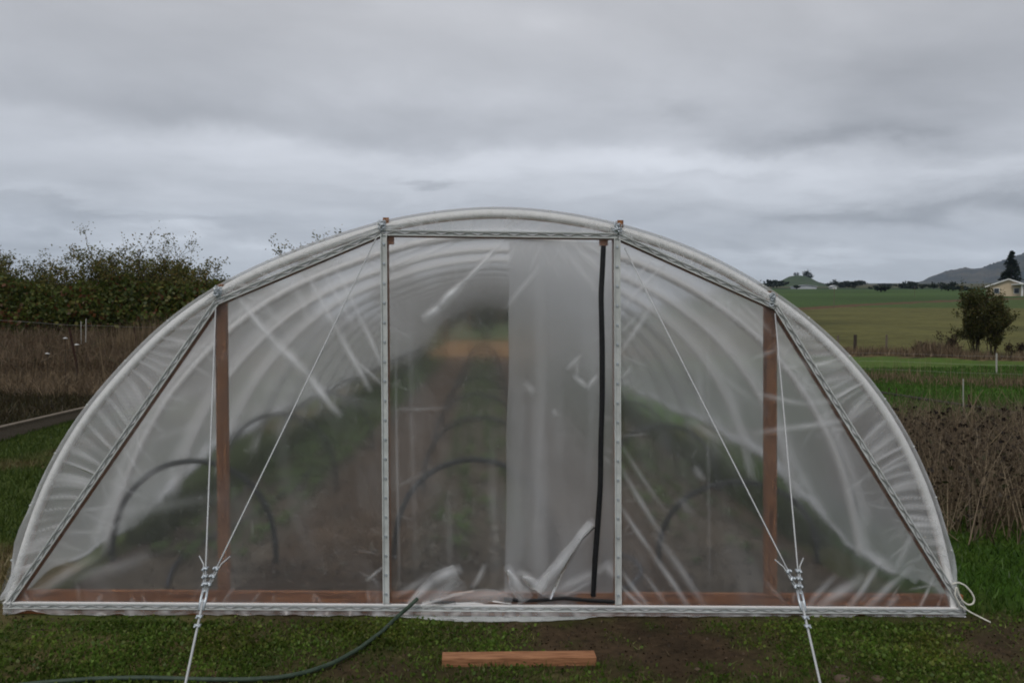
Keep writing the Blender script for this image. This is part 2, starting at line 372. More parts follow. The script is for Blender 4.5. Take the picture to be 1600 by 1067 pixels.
# ------------------------------------------------------------------ near turf (stuff)
def scatter(n, x0, x1, y0, y1, keep):
    p = RNG.uniform((x0, y0), (x1, y1), (n, 2)); out = []
    for x, y in p:
        k = keep(x, y)
        if k > 0 and RNG.random() < k: out.append((x, y, height(x, y)))
    return np.array(out)
def colmix(n, cs, var=.25):
    cs = np.array(cs); i = RNG.integers(0, len(cs), n); c = cs[i] * RNG.uniform(1 - var, 1 + var, (n, 1)); return c
def turf():
    vv = []; cc = []
    def kf(x, y):
        if y > D - .02 and -3.15 < x < 3.2: return 0
        return green(x, y) ** 1.3 * (.3 if y > D - .13 and -3.15 < x < 3.2 else 1)
    b = scatter(90000, -4.2, 4.6, 3.35, 5.4, kf); b[:, 2] -= np.where((b[:, 1] > D - .16) & (b[:, 0] > -3.2) & (b[:, 0] < 3.2), .012, 0)
    v = blades(b, .022, .0042, .9, RNG); vv.append(v); 
    def tone(b): return (1 + .55 * np.array([mn.fractal(Vector((x * 2.2, y * 2.2, 3)), 1, 2, 3) for x, y, _ in b]))[:, None]
    yel = lambda b: np.array([[1 + .35 * max(0, mn.noise(Vector((x * 1.7, y * 1.7, 8)))), 1.0, 1.0] for x, y, _ in b])
    cc.append(colmix(len(b), [(.065, .110, .014), (.088, .135, .020), (.050, .084, .014), (.13, .135, .05)], .35) * tone(b) * yel(b))
    # small round clover leaves lying over the moss
    b = scatter(95000, -4.2, 4.6, 3.35, 5.28, lambda x, y: kf(x, y) ** 1.6)
    b[:, 2] += RNG.uniform(.006, .024, len(b)) - np.where((b[:, 1] > D - .14) & (np.abs(b[:, 0]) < 3.2), .010, 0); q = leaves(b, .022, RNG, 3.0, .85)
    c = colmix(len(b), [(.068, .118, .016), (.094, .150, .026), (.054, .092, .015), (.11, .14, .03)], .35) * tone(b) * yel(b)
    V3 = np.concatenate(vv); 
    tri = q.reshape(-1, 4, 3); t2 = np.concatenate([tri[:, [0, 1, 2]], tri[:, [0, 2, 3]]], 1).reshape(-1, 3)
    vv = [V3, t2]; cc = cc + [np.repeat(c, 2, axis=0)]
    b = np.array([(x, 4.50 + RNG.normal(0, .03), height(x, 4.5)) for x in RNG.uniform(-.35, .75, 260) if mn.noise(Vector((x * 6, 0, 0))) > -.05])
    v = blades(b, .035, .003, .6, RNG); vv.append(v); cc.append(colmix(len(b), [(.065, .110, .014), (.088, .135, .020), (.13, .12, .05)]))
    # dead straw on the bare soil
    b = scatter(2600, -4.0, 4.4, 3.4, 5.25, lambda x, y: .9 - green(x, y)); b[:, 2] += .006
    v = blades(b, .006, .0028, 6, RNG); vv.append(v); cc.append(colmix(len(b), [(.16, .12, .07), (.11, .075, .045)]))
    # crumbs of soil and small dead leaves
    b = scatter(9000, -4.0, 4.4, 3.4, 5.25, lambda x, y: 1.05 - green(x, y)); b[:, 2] += .005
    q = leaves(b, .016, RNG, 1.0, .8).reshape(-1, 4, 3); vv.append(np.concatenate([q[:, [0, 1, 2]], q[:, [0, 2, 3]]], 1).reshape(-1, 3)); cc.append(np.repeat(colmix(len(b), [(.045, .032, .020), (.075, .052, .034), (.030, .022, .014), (.11, .075, .045)], .4), 2, axis=0))
    # grass at the left and right of the house
    def kl(x, y):
        if x > -3.1: return 0
        if not lawn(x, y, .06): return 0
        return .95
    b = scatter(80000, -9.5, -3.1, 5.0, 15.5, kl)
    v = blades(b, .06, .008, .7, RNG); vv.append(v)
    tn = np.array([sstep(.15, .65, fbm(x, y, .45, 4, 6.6) + .25 * sstep(9, 14, y)) for x, y, _ in b])[:, None]
    cc.append(colmix(len(b), [(.060, .092, .016), (.075, .108, .022), (.045, .075, .016)]) * (1 - tn) + colmix(len(b), [(.16, .13, .06), (.12, .11, .045)]) * tn)
    b = scatter(60000, 2.9, 9.5, 5.3, 13.5, lambda x, y: 0 if x < 3.12 else .9)
    v = blades(b, .055, .007, .7, RNG); vv.append(v); cc.append(colmix(len(b), [(.046, .092, .011), (.062, .120, .015), (.036, .070, .014)]))
    b = scatter(60000, 5, 20, 13, 29, lambda x, y: .9)
    v = blades(b, .09, .014, .5, RNG); vv.append(v); cc.append(colmix(len(b), [(.040, .105, .012), (.054, .120, .015), (.065, .095, .025)]))
    o = npmesh('short_grass', np.concatenate(vv), 3, M['grass'], np.concatenate(cc))
    tag(o, 'short mossy grass and clover growing around the plastic house', 'grass', kind='stuff')
turf()

# ------------------------------------------------------------------ HOOP HOUSE
house = thing('hoop_house', (0, D, 0), 'long round-roofed plastic hoop house with clear end wall and zip door', 'greenhouse')
HL = Vector((0, D, 0))
def hb(mb, name, m, smooth=False, bevel=0, parent=house):
    o = mb.build(name, m, None, smooth, bevel)
    o.data.transform(Matrix.Translation(-HL)); o.parent = parent
    return o
arc_px = [(0, 938), (10, 912), (30, 848), (48, 788), (72, 736), (100, 685), (128, 642), (156, 607), (194, 566), (243, 514), (302, 469), (341, 444), (400, 414), (470, 386), (530, 365), (600, 343),
          (669, 331), (739, 323.5), (780, 322), (843, 326), (912, 336), (964, 348), (1021, 364), (1089, 389), (1153, 421), (1210, 455), (1257, 489), (1316, 542), (1340, 569), (1369, 604), (1391, 636), (1412, 668),
          (1433, 711), (1450, 748), (1470.5, 803), (1483, 854), (1493, 905), (1502, 956)]
arc = [P(x, y) for x, y in arc_px]
def resample(pts, n):
    ds = [0]
    for a, b in zip(pts, pts[1:]): ds.append(ds[-1] + (b - a).length)
    X = np.linspace(0, ds[-1], n); A = np.array([tuple(p) for p in pts])
    return [Vector((np.interp(t, ds, A[:, 0]), np.interp(t, ds, A[:, 1]), np.interp(t, ds, A[:, 2]))) for t in X]
def smoothpts(p, k=6):
    p = [Vector(q) for q in p]
    for _ in range(k):
        p = [p[0]] + [(p[i - 1] + p[i] * 2 + p[i + 1]) / 4 for i in range(1, len(p) - 1)] + [p[-1]]
    return p
ARC = smoothpts(resample(arc, 121), 10)          # outer line of the roof
def arcn(i):
    t = (ARC[min(i + 1, 120)] - ARC[max(i - 1, 0)]).normalized(); n = Vector((-t.z, 0, t.x))
    return n if n.z > 0 or abs(n.x) > .5 else -n
ARCN = [Vector((-(ARC[min(i + 1, 120)] - ARC[max(i - 1, 0)]).z, 0, (ARC[min(i + 1, 120)] - ARC[max(i - 1, 0)]).x)).normalized() for i in range(121)]
HR = .030
hoopline = [ARC[i] - ARCN[i] * (HR + .012) for i in range(121)]
hoopline[0].z = hoopline[-1].z = 0.0
SP = 1.40; NH = 27
mb = MB(); mb.tube([q + Vector((0, .015, 0)) for q in hoopline], HR, 10)
h0 = hb(mb, 'roof_hoop', M['pipe'], True)
M['dimmedpipe'] = basic('dimmed_pipe', c3(.34, .34, .33), c3(.44, .44, .43), 12, .6, bump=.05)  # white pipe darkened: dimness of the deeper hoops put into the colour
dimmed = h0.data.copy(); dimmed.materials.clear(); dimmed.materials.append(M['dimmedpipe'])
for k in range(1, NH):
    c = h0.copy()
    if k > 3: c.data = dimmed
    c.name = 'roof_hoop'
    col.objects.link(c); c.parent = house; c.location = (0, k * SP, 0)
# roof film ---------------------------------------------------------
def edge_h(yy, side):
    return .02 + .50 * sstep(1.2, 4.6, yy) + .05 * math.sin(yy * 2.1 + side) * sstep(1, 3, yy) + .03 * mn.noise(Vector((yy * 1.3, side * 5, 0)))
def cut(yy):
    """arch points trimmed at the rolled-up edges, 90 points"""
    A = [ARC[i].copy() for i in range(121)]
    l = next(i for i in range(121) if A[i].z > edge_h(yy, 0)); r = next(i for i in range(120, -1, -1) if A[i].z > edge_h(yy, 1))
    sub = [A[i] for i in range(l, r + 1)]
    nn = [ARCN[i] for i in range(l, r + 1)]
    out = []
    for q in np.linspace(0, len(sub) - 1, 90):
        i = min(int(q), len(sub) - 2); t = q - i
        out.append((sub[i].lerp(sub[i + 1], t), nn[i].lerp(nn[i + 1], t), (l + q) / 120))
    return out
mb = MB(); ys = np.concatenate([[-.035], np.arange(0, 8, .1), np.arange(8, SP * (NH - 1) + .05, .2)])
rings = []
for yy in ys:
    ph = (yy % SP) / SP; sag = .018 * math.sin(math.pi * ph)
    ring = []; mk = []
    for k, (p, n, t) in enumerate(cut(yy)):
        wr = .012 * mn.noise(Vector((t * 9, yy * 1.2, 3))) * math.sin(math.pi * ph)
        low = sstep(.10, 0, min(k, 89 - k) / 89.)
        fold = low * (.05 * mn.noise(Vector((yy * 2.2 + t * 30, t * 4, 9))))
        ring.append(p - n * (sag - wr - fold) + Vector((0, yy, 0)))
        mk.append(max(0, .25 * mn.noise(Vector((t * 25, yy * .8, 1))) + .5 * low))
    rings.append(ring); mb.add(ring, [], m=mk)
nk = 90
mb.f = [(i * nk + k, i * nk + k + 1, (i + 1) * nk + k + 1, (i + 1) * nk + k) for i in range(len(ys) - 1) for k in range(nk - 1)]
hb(mb, 'roof_film', M['film_roof'], True)
for side, k in ((0, 0), (1, 89)):
    mb = MB(); pts = [rings[i][k] + Vector((0, 0, .0)) for i in range(len(ys)) if ys[i] > .8]
    rr = [.012 + .035 * sstep(.8, 4, p.y - D) * (1 + .4 * mn.noise(p * 1.7)) for p in pts]
    mb.tube(pts, rr, 8); mb.m = [.6] * len(mb.v)
    hb(mb, 'rolled_film_edge', M['film_skirt'], True)

# chord frame of the end wall ---------------------------------------
NODES_PX = [(14, 944), (340, 472), (597, 364), (965, 369), (1211, 480), (1503, 950)]
ND = [P(x, y) for x, y in NODES_PX]
def topz(x):
    for a, b in zip(ND, ND[1:]):
        if a.x <= x <= b.x: return a.z + (b.z - a.z) * (x - a.x) / (b.x - a.x)
    return ND[0].z
BL, BR = P(8, 944), P(1506, 953)          # line of the bottom channel
def botz(x): return BL.z + (BR.z - BL.z) * (x - BL.x) / (BR.x - BL.x)

def channel(a, b, name='wire_channel', w=.036, wig=True, mt='steel'):
    """galvanised C channel with its wiggle wire"""
    a = Vector(a); b = Vector(b); t = (b - a); ln = t.length; t.normalize(); n = Vector((0, 1, 0)).cross(t).normalized()
    m = MB(); off = Vector((0, -.012, 0))
    m.beam(a + off, b + off, w, .006)
    for sgn in (-1, 1):
        e = n * sgn * (w / 2 - .003) + Vector((0, -.021, 0)); m.beam(a + e, b + e, .0065, .013)
    o = hb(m, name, M[mt])
    if wig:
        m = MB(); pts = []; k = int(ln / .012)
        for i in range(k + 1):
            s = ln * i / k; pts.append(a + t * s + n * math.sin(s / .115 * 2 * math.pi) * (w / 2 - .009) + Vector((0, -.024, 0)))
        m.tube(pts, .0036, 6); hb(m, 'wiggle_wire', M['wire'] if mt == 'steel' else M['steel'], True, parent=None).parent = o
    if not wig: return o
    # white humps of film pinched under the wire
    m = MB(); k = int(ln / .012); vs = []; mk = []
    for i in range(k + 1):
        s = ln * i / k; q = a + t * s
        wv = math.sin(s / .115 * 2 * math.pi)
        vs += [q + n * (w / 2 - .009) * wv + Vector((0, -.0205, 0)), q - n * (w / 2 - .007) + Vector((0, -.0175, 0))]
        mk += [.5, .4]
    m.add(vs, [(2 * i, 2 * i + 1, 2 * i + 3, 2 * i + 2) for i in range(k)], m=mk)
    o2 = hb(m, 'pinched_film', M['film_skirt'], True, parent=None); o2.parent = o
    return o
for a, b in zip(ND, ND[1:]):
    channel(a, b)
    mb = MB(); inn = Vector((0, 1, 0)).cross((b - a).normalized()).normalized()
    if inn.z > 0: inn = -inn
    mb.beam(a + inn * .003 + Vector((0, .028, 0)), b + inn * .003 + Vector((0, .028, 0)), .040, .038)
    hb(mb, 'frame_batten', M['wood_h'])
channel(BL, BR, w=.034)
m = MB(); m.beam(BL + Vector((0, -.016, .019)), BR + Vector((0, -.016, .019)), .007, .022); hb(m, 'channel_lip', M['pipe'])
for (x0, y0, x1, y1) in ((600, 366, 604, 941), (963.5, 371, 965.5, 943)):
    ch = channel(P(x0, y0, D - .004), P(x1, y1, D - .004), w=.040, wig=False)
    for k in range(19):
        p = P(x0, y0, D - .004).lerp(P(x1, y1, D - .004), (k + .5) / 19) + Vector((0, -.015, 0)) - HL
        m = MB(); m.tube([p + Vector((0, 0, 0)), p + Vector((0, -.008, 0))], .0075, 8); m.build('screw_head', M['clamp'], ch)
# wood ---------------------------------------------------------------
def post(x0, y0, x1, y1, w, Y, d=.06):
    m = MB(); m.beam(P(x0, y0, Y), P(x1, y1, Y), w, d); return hb(m, 'timber_post', M['wood'], bevel=.004)
post(346, 455, 351, 938, .066, D + .055); post(1203, 462, 1203, 946, .074, D + .055)
post(602, 352, 606, 941, .042, D + .056); post(962, 356, 964, 942, .044, D + .056)
m = MB(); m.beam(P(606, 364, D + .05), P(960, 369, D + .05), .022, .04); hb(m, 'door_header', M['wood_h'])
for (x, y) in ((609, 376), (943, 378)):
    m = MB(); p = P(x, y, D + .012); m.box(p, (.055, .018, .05)); hb(m, 'header_block', M['wood_h'], bevel=.003)
m = MB()
m.beam(Vector((BL.x, D + .03, .0)) + Vector((0, 0, (BL.z + .085) / 2)), Vector((BR.x, D + .03, (BR.z + .085) / 2)), BL.z + .085, .04)
hb(m, 'baseboard', M['wood_h'], bevel=.003)
# brackets at the four nodes
for i, (x, y) in enumerate(((341, 458), (598, 354), (964, 358), (1208, 468))):
    m = MB(); p = P(x, y, D - .03)
    for k in range(5):
        q = p + Vector((random.uniform(-.018, .018), random.uniform(-.01, .0), random.uniform(-.035, .035)))
        a = random.uniform(0, 3); r_ = random.uniform(.011, .02)
        m.tube([q + Vector((r_ * math.cos(t + a), .006 * math.sin(t * 2), r_ * math.sin(t + a))) for t in np.linspace(0, 5.2, 12)], .0042, 6)
    m.box(p + Vector((0, .012, 0)), (.03, .004, .075))
    hb(m, 'hoop_bracket', M['clamp'], True)
    m = MB(); q = P(x + (5 if i != 3 else -8), y - 3, D + .01); m.box(q, (.036, .03, .085)); hb(m, 'post_head', M['wood'])

# film of the end wall ------------------------------------------------
STROKES = [  # x0 y0 x1 y1 half-width strength, photo pixels (creases of the film, with glare and an upright sheen painted as milk)
 (372, 466, 430, 535, 7, .75), (430, 535, 475, 580, 10, .75), (475, 580, 527, 643, 8, .7), (478, 425, 530, 520, 6, .55), (530, 520, 574, 602, 6, .65), (500, 418, 548, 500, 5, .45),
 (520, 410, 560, 490, 5, .5), (560, 490, 599, 575, 5, .6), (552, 560, 599, 602, 4, .45), (455, 440, 485, 498, 8, .3), (398, 458, 440, 510, 7, .25), (425, 450, 436, 465, 5, .45),
 (385, 462, 398, 470, 5, .5), (560, 392, 600, 432, 4, .3), (565, 395, 600, 410, 4, .3), (420, 600, 600, 640, 16, .10), (590, 380, 570, 420, 4, .25), (470, 560, 540, 490, 9, .15),
 (350, 560, 470, 470, 10, .1),
 (788, 377, 720, 445, 5, .85), (720, 445, 690, 475, 9, .95), (690, 475, 664, 498, 9, .75), (842, 418, 796, 475, 5, .35), (850, 376, 830, 420, 4, .3), (606, 426, 712, 376, 4, .45),
 (606, 408, 682, 376, 4, .35), (606, 392, 640, 376, 3, .45), (810, 378, 790, 412, 5, .35), (888, 376, 945, 430, 6, .4), (868, 376, 935, 458, 6, .3), (905, 376, 950, 405, 4, .45), (862, 380, 885, 412, 6, .25),
 (898, 588, 918, 606, 5, .5), (918, 606, 932, 588, 4, .5), (888, 575, 906, 558, 5, .35), (902, 562, 901, 590, 4, .25), (842, 420, 846, 900, 14, .12), (820, 600, 835, 615, 8, .3), (865, 640, 868, 650, 5, .3),
 (612, 640, 690, 638, 4, .15), (620, 760, 660, 740, 5, .12), (618, 560, 624, 900, 3, .22), (640, 500, 650, 900, 6, .08), (700, 780, 705, 900, 8, .10), (770, 690, 772, 900, 10, .10),
 (640, 940, 680, 905, 9, .6), (680, 905, 716, 888, 11, .7), (650, 942, 720, 918, 12, .35), (740, 915, 757, 885, 6, .4), (720, 935, 800, 925, 10, .4),
 (795, 888, 815, 925, 8, .55), (812, 895, 845, 915, 8, .5), (850, 910, 900, 850, 10, .6), (900, 850, 925, 817, 10, .65), (860, 925, 960, 880, 10, .3), (880, 930, 930, 905, 4, .35), (945, 880, 962, 900, 9, .4),
 (972, 414, 1012, 396, 4, .4), (969, 486, 1040, 410, 5, .45), (970, 520, 994, 494, 4, .35), (971, 550, 1020, 474, 6, .4), (984, 448, 1020, 402, 4, .35), (972, 590, 985, 575, 4, .3), (970, 440, 990, 425, 4, .3),
 (1150, 468, 1200, 515, 6, .3), (1190, 618, 1258, 632, 6, .4), (1258, 632, 1330, 626, 8, .3), (1192, 676, 1330, 655, 7, .4), (1215, 545, 1290, 590, 10, .25), (1120, 580, 1190, 640, 8, .14), (1090, 578, 1100, 660, 8, .2),
 (1105, 490, 1108, 900, 4, .10), (1080, 660, 1130, 690, 9, .25), (1085, 730, 1100, 750, 8, .25), (1060, 780, 1080, 800, 10, .15),
 (973, 700, 1033, 790, 5, .22), (973, 736, 1031, 832, 6, .35), (973, 797, 1020, 865, 5, .4), (1020, 865, 1075, 946, 6, .45), (1031, 843, 1098, 940, 8, .3), (971, 893, 1012, 946, 5, .4), (972, 918, 1002, 946, 4, .5), (1010, 900, 1040, 944, 5, .25),
 (1259, 950, 1300, 903, 8, .35), (1280, 948, 1341, 905, 13, .5), (1326, 948, 1372, 882, 8, .5), (1352, 948, 1418, 890, 9, .45), (1386, 948, 1400, 930, 8, .35), (1435, 950, 1458, 901, 4, .5), (1395, 900, 1440, 800, 8, .3),
 (1380, 760, 1410, 745, 8, .3), (1180, 560, 1215, 545, 5, .25), (1345, 858, 1400, 896, 14, .35), (1440, 900, 1480, 935, 10, .2),
 (60, 925, 150, 870, 12, .3), (120, 905, 225, 870, 14, .22), (150, 830, 200, 815, 10, .2), (230, 690, 330, 660, 10, .12), (150, 805, 330, 780, 14, .16), (170, 760, 260, 735, 12, .14), (240, 640, 330, 600, 12, .1), (620, 930, 670, 900, 8, .3), (575, 905, 598, 885, 3, .5),
]
rw = random.Random(3)
NP = NODES_PX
for (xa, ya), (xb, yb) in zip(NP, NP[1:]):              # short tension creases under the channels
    ln = math.hypot(xb - xa, yb - ya); nx_, ny_ = -(yb - ya) / ln, (xb - xa) / ln
    for _ in range(int(ln / 13)):
        t = rw.uniform(.04, .97); x, y = xa + (xb - xa) * t + nx_ * 9, ya + (yb - ya) * t + ny_ * 9
        a_ = rw.uniform(-.8, .8); l_ = rw.uniform(10, 48) * (1.6 if rw.random() < .2 else 1)
        dx_, dy_ = nx_ * math.cos(a_) - ny_ * math.sin(a_), nx_ * math.sin(a_) + ny_ * math.cos(a_)
        STROKES.append((x, y, x + dx_ * l_, y + dy_ * l_, rw.uniform(1.8, 4.0), rw.uniform(.08, .34)))
for _ in range(34):                                      # along the bottom channel
    x = rw.uniform(40, 1480); l_ = rw.uniform(8, 40); a_ = rw.uniform(-.8, .8)
    STROKES.append((x, 940, x + math.sin(a_) * l_, 940 - math.cos(a_) * l_, rw.uniform(2.0, 4.5), rw.uniform(.06, .24)))
for x0_ in (592, 612, 957, 975):                         # beside the door posts
    for _ in range(8):
        y = rw.uniform(400, 920); l_ = rw.uniform(8, 36) * (-1 if x0_ in (592, 957) else 1)
        STROKES.append((x0_, y, x0_ + l_, y + rw.uniform(-18, 18), rw.uniform(1.8, 3.6), rw.uniform(.06, .22)))
for _ in range(16):                                      # scuffs
    x, y = rw.uniform(120, 1420), rw.uniform(480, 920); a_ = rw.uniform(0, 3.1); l_ = rw.uniform(6, 22)
    STROKES.append((x, y, x + math.cos(a_) * l_, y + math.sin(a_) * l_, rw.uniform(1.6, 3.0), rw.uniform(.05, .16)))
SA = np.array([[*(lambda a: (a.x, a.z))(P(s[0], s[1])), *(lambda a: (a.x, a.z))(P(s[2], s[3])), s[4] * D / F, s[5]] for s in STROKES])
def strokes(X, Z):
    mk = np.zeros_like(X); dy = np.zeros_like(X)
    for ax, az, bx, bz, w, st in SA:
        dx, dz = bx - ax, bz - az; l2 = dx * dx + dz * dz
        t = np.clip(((X - ax) * dx + (Z - az) * dz) / l2, -.15, 1.15)
        px, pz = ax + t * dx, az + t * dz
        wob = .10 * w * np.sin(t * 5 + ax * 13)
        sd = ((X - px) * -dz + (Z - pz) * dx) / math.sqrt(l2) + wob
        d2 = (X - px) ** 2 + (Z - pz) ** 2; d = np.sqrt(d2)
        end = np.clip(1 - np.abs(t - .5) / .65, 0, 1) ** .6
        g = np.exp(-((np.where((t > -.14) & (t < 1.14), sd, d)) / (w * .68)) ** 2)
        far = d < w * 4
        mk = np.maximum(mk, np.where(far, g * st * end, 0)); dy -= np.where(far, g * st * end, 0) * w * .55
    return mk, dy
def panel(x0, x1, name, nx, nz, extra=None, Y=D - .006):
    xs = np.linspace(x0, x1, nx); X = np.zeros((nx, nz)); Z = np.zeros((nx, nz))
    for i, x in enumerate(xs):
        X[i] = x; Z[i] = np.linspace(max(botz(x), 0), topz(x), nz)
    mk, dy = strokes(X, Z)
    Yv = np.full_like(X, Y) + dy
    for i in range(nx):
        for j in range(nz):
            x, z = X[i, j], Z[i, j]
            e = min(j, nz - 1 - j, 12) / 12 * min(i, nx - 1 - i, 8) / 8
            Yv[i, j] += .006 * e * mn.noise(Vector((x * 2.1, z * 2.1, 4)))
            mk[i, j] += max(0, .10 * mn.fractal(Vector((x * 3 + z, z * 1.1 - x * .6, 2.)), .8, 2, 4))
            if extra: mk[i, j] += extra(x, z)
    m = MB(); m.v = list(zip(X.ravel(), Yv.ravel(), Z.ravel())); m.m = list(mk.ravel())
    m.f = [(i * nz + j, (i + 1) * nz + j, (i + 1) * nz + j + 1, i * nz + j + 1) for i in range(nx - 1) for j in range(nz - 1)]
    return hb(m, name, M['film_front'], True)
xl, xr = P(601, 700).x, P(964.5, 700).x
panel(ND[0].x + .01, xl, 'end_wall_film', 400, 260)
panel(xr, ND[-1].x - .01, 'end_wall_film', 380, 260)
XD = P(792, 700).x
panel(xl, xr, 'door_film', 240, 330)
# second sheet hanging behind the right half of the door
m = MB(); nx, nz = 70, 150; xs = np.linspace(XD, xr - .01, nx); mk = []
for i, x in enumerate(xs):
    for j in range(nz):
        z = botz(x) + .02 + (topz(x) - .04 - botz(x) - .02) * j / (nz - 1)
        m.v.append((x + (1 - i / (nx - 1)) * .012 * mn.noise(Vector((z * 2.2, 1, 1))), D + .012 + .008 * mn.noise(Vector((x * 4, z * .8, 7))) + .008 * math.sin(x * 9), z))
        mk.append(max(0, .10 + .45 * mn.fractal(Vector((x * 6, z * .7, 3)), .8, 2, 4)))  # upright milky streaks painted in as highlights on the sheet
m.m = mk; m.f = [(i * nz + j, (i + 1) * nz + j, (i + 1) * nz + j + 1, i * nz + j + 1) for i in range(nx - 1) for j in range(nz - 1)]
M['film_door2'] = film('door_flap_film', .26, .5, .05, .7, 1.07, .6)
hb(m, 'inner_door_film', M['film_door2'], True)
# zip strips
def ribbon(pxs, w, Y, name, m):
    b = MB(); pts = smoothpts(resample([P(x, y, Y) for x, y in pxs], 60), 3)
    vs = []
    for i, p in enumerate(pts):
        t = (pts[min(i + 1, 59)] - pts[max(i - 1, 0)]).normalized(); n = Vector((0, 1, 0)).cross(t)
        ww = w * (1 + .12 * mn.noise(p * 3))
        for s_, dy in ((-1, 0), (-.5, -.006), (.5, -.006), (1, 0)):
            vs.append(p + n * ww / 2 * s_ + Vector((0, dy - .004 * mn.noise(p * 5), 0)))
    b.add(vs, [(i * 4 + k, i * 4 + k + 1, i * 4 + k + 5, i * 4 + k + 4) for i in range(59) for k in range(3)])
    return hb(b, name, m, True)
ribbon([(943, 384), (941, 430), (939, 460), (941, 540), (941, 620), (939, 690), (938, 760), (934, 820), (930, 870), (927, 932)], .034, D - .016, 'door_zip', M['black'])
ribbon([(787, 936), (820, 938), (850, 937), (880, 934), (920, 938), (960, 940)], .026, D - .022, 'sill_zip', M['black'])
ribbon([(672, 939), (690, 940), (712, 941)], .018, D - .022, 'sill_zip', M['black'])

# wrapped film between the front hoop and the chords ------------------
def chordpt(k):
    """matching point on the chord line for arc sample k (0..1)"""
    p = ARC[0].lerp(ARC[120], 0); i = k * 120; a = ARC[min(int(i), 119)].lerp(ARC[min(int(i) + 1, 120)], i - int(i))
    best = None
    for s, e in zip(ND, ND[1:]):
        d = e - s; t = max(0, min(1, (a - s).dot(d) / d.length_squared)); q = s + d * t
        if best is None or (q - a).length < best[0]: best = ((q - a).length, q)
    return a, best[1]
m = MB(); NT, NU = 1800, 11; mk = []
for i in range(NT + 1):
    k = i / NT; a, c = chordpt(k); wd = (c - a).length
    ai = min(120, int(k * 120)); inn = -ARCN[ai]
    a = a + inn * .006
    steep = .50 + .50 * min(1, abs(k - .5) * 2.4)
    for j in range(NU):
        u = j / (NU - 1)
        p = a.lerp(c, u)
        fan = .9 * mn.noise(Vector((k * 9, 0, 4))) * (u - .5) * .045 + .012 * (u - .3) * (1 if k > .5 else -1)
        q = k + fan
        n1 = mn.noise(Vector((q * 105, u * .30, 2))); n2 = mn.noise(Vector((q * 260, u * .5, 6)))
        fo = max(0, 1 - abs(n1) * 3.2) ** 1.3 * (.55 + .45 * mn.noise(Vector((k * 40, 2, 2)))) + .45 * max(0, n2)
        amp = max(.20, sstep(.10, .36, u)) * (1 - .5 * sstep(.85, 1, u))
        p = p + Vector((0, -.010 - .035 * sstep(.5, 0, u) - .015 * fo * amp * min(1, wd / .2), 0))
        m.v.append(tuple(p)); mk.append(max(0, min(1, .82 * fo * amp * steep)))
m.m = mk; m.f = [(i * NU + j, (i + 1) * NU + j, (i + 1) * NU + j + 1, i * NU + j + 1) for i in range(NT) for j in range(NU - 1)]
hb(m, 'wrapped_film', M['film_band'], True)
# screws along the hoop
sc0 = None
for i in range(4, 118, 5):
    q = ARC[i] - ARCN[i] * .012 + Vector((0, -.052, 0))
    if sc0 is None:
        m = MB(); m.tube([Vector((0, 0, 0)), Vector((0, -.007, 0))], .006, 6); sc0 = m.build('screw', M['steel'], house); sc0.location = q - HL
    else:
        c = sc0.copy(); col.objects.link(c); c.parent = house; c.location = q - HL

# skirt of loose film under the bottom channel --------------------------
m = MB(); NX, NU = 420, 7; mk = []
for i in range(NX + 1):
    x = BL.x + .0 + (BR.x - BL.x) * i / NX; z0 = botz(x) - .010
    mid = math.exp(-((x - .12) / .55) ** 4)
    drop = .042 + .040 * mn.noise(Vector((x * 2.6, 0, 1))) + .022 * mn.noise(Vector((x * 8, 3, 1))) + mid * .05
    outw = mid * .10 + .012
    for j in range(NU):
        u = j / (NU - 1)
        fo = .022 * mn.noise(Vector((x * 14, u * .6, 5))) * u
        m.v.append((x, D - .018 - outw * u ** 1.4 + fo, max(.010, z0 - drop * u))); mk.append(.15 + 1.0 * mn.noise(Vector((x * 16, u * 1.2, 5))))
m.m = [max(0, q) for q in mk]; m.f = [(i * NU + j, (i + 1) * NU + j, (i + 1) * NU + j + 1, i * NU + j + 1) for i in range(NX) for j in range(NU - 1)]
hb(m, 'film_skirt', M['film_hang'], True)
# loose curled flaps at the foot of the door
def flap(pxs, widths, Y, curl):
    b = MB(); n = 40; A = resample([P(x, y, Y) for x, y in pxs], n); mk = []
    for i, p in enumerate(A):
        t = (A[min(i + 1, n - 1)] - A[max(i - 1, 0)]).normalized(); nn = Vector((0, 1, 0)).cross(t).normalized()
        w = np.interp(i / (n - 1), np.linspace(0, 1, len(widths)), widths)
        for j in range(7):
            s = j / 6 - .5; b.v.append(tuple(p + nn * w * s + Vector((0, -curl * math.cos(s * math.pi) + .006 * mn.noise(p * 9 + Vector((j, 0, 0))), 0)))); mk.append(max(0, .06 + .36 * max(0, math.sin((s + .5) * 5.5 + i * .12)) * math.sin(math.pi * min(1, (s + .5) * .96 + .02)) * min(1, (n - i) / 8)))
    b.m = mk; b.f = [(i * 7 + j, (i + 1) * 7 + j, (i + 1) * 7 + j + 1, i * 7 + j + 1) for i in range(n - 1) for j in range(6)]
    return hb(b, 'loose_film', M['film_flap'], True)
flap([(640, 946), (662, 930), (690, 910), (716, 896)], [.05, .13, .17, .13], D - .012, .025)
flap([(846, 926), (870, 890), (895, 855), (905, 840), (924, 818)], [.16, .11, .09, .06, .07], D - .025, .04)
flap([(792, 890), (806, 915), (822, 938)], [.03, .08, .12], D - .022, .02)
flap([(816, 900), (835, 912), (852, 920)], [.03, .07, .05], D - .022, .02)
flap([(660, 945), (710, 935), (770, 930), (800, 938)], [.05, .07, .10, .05], D - .02, .02)

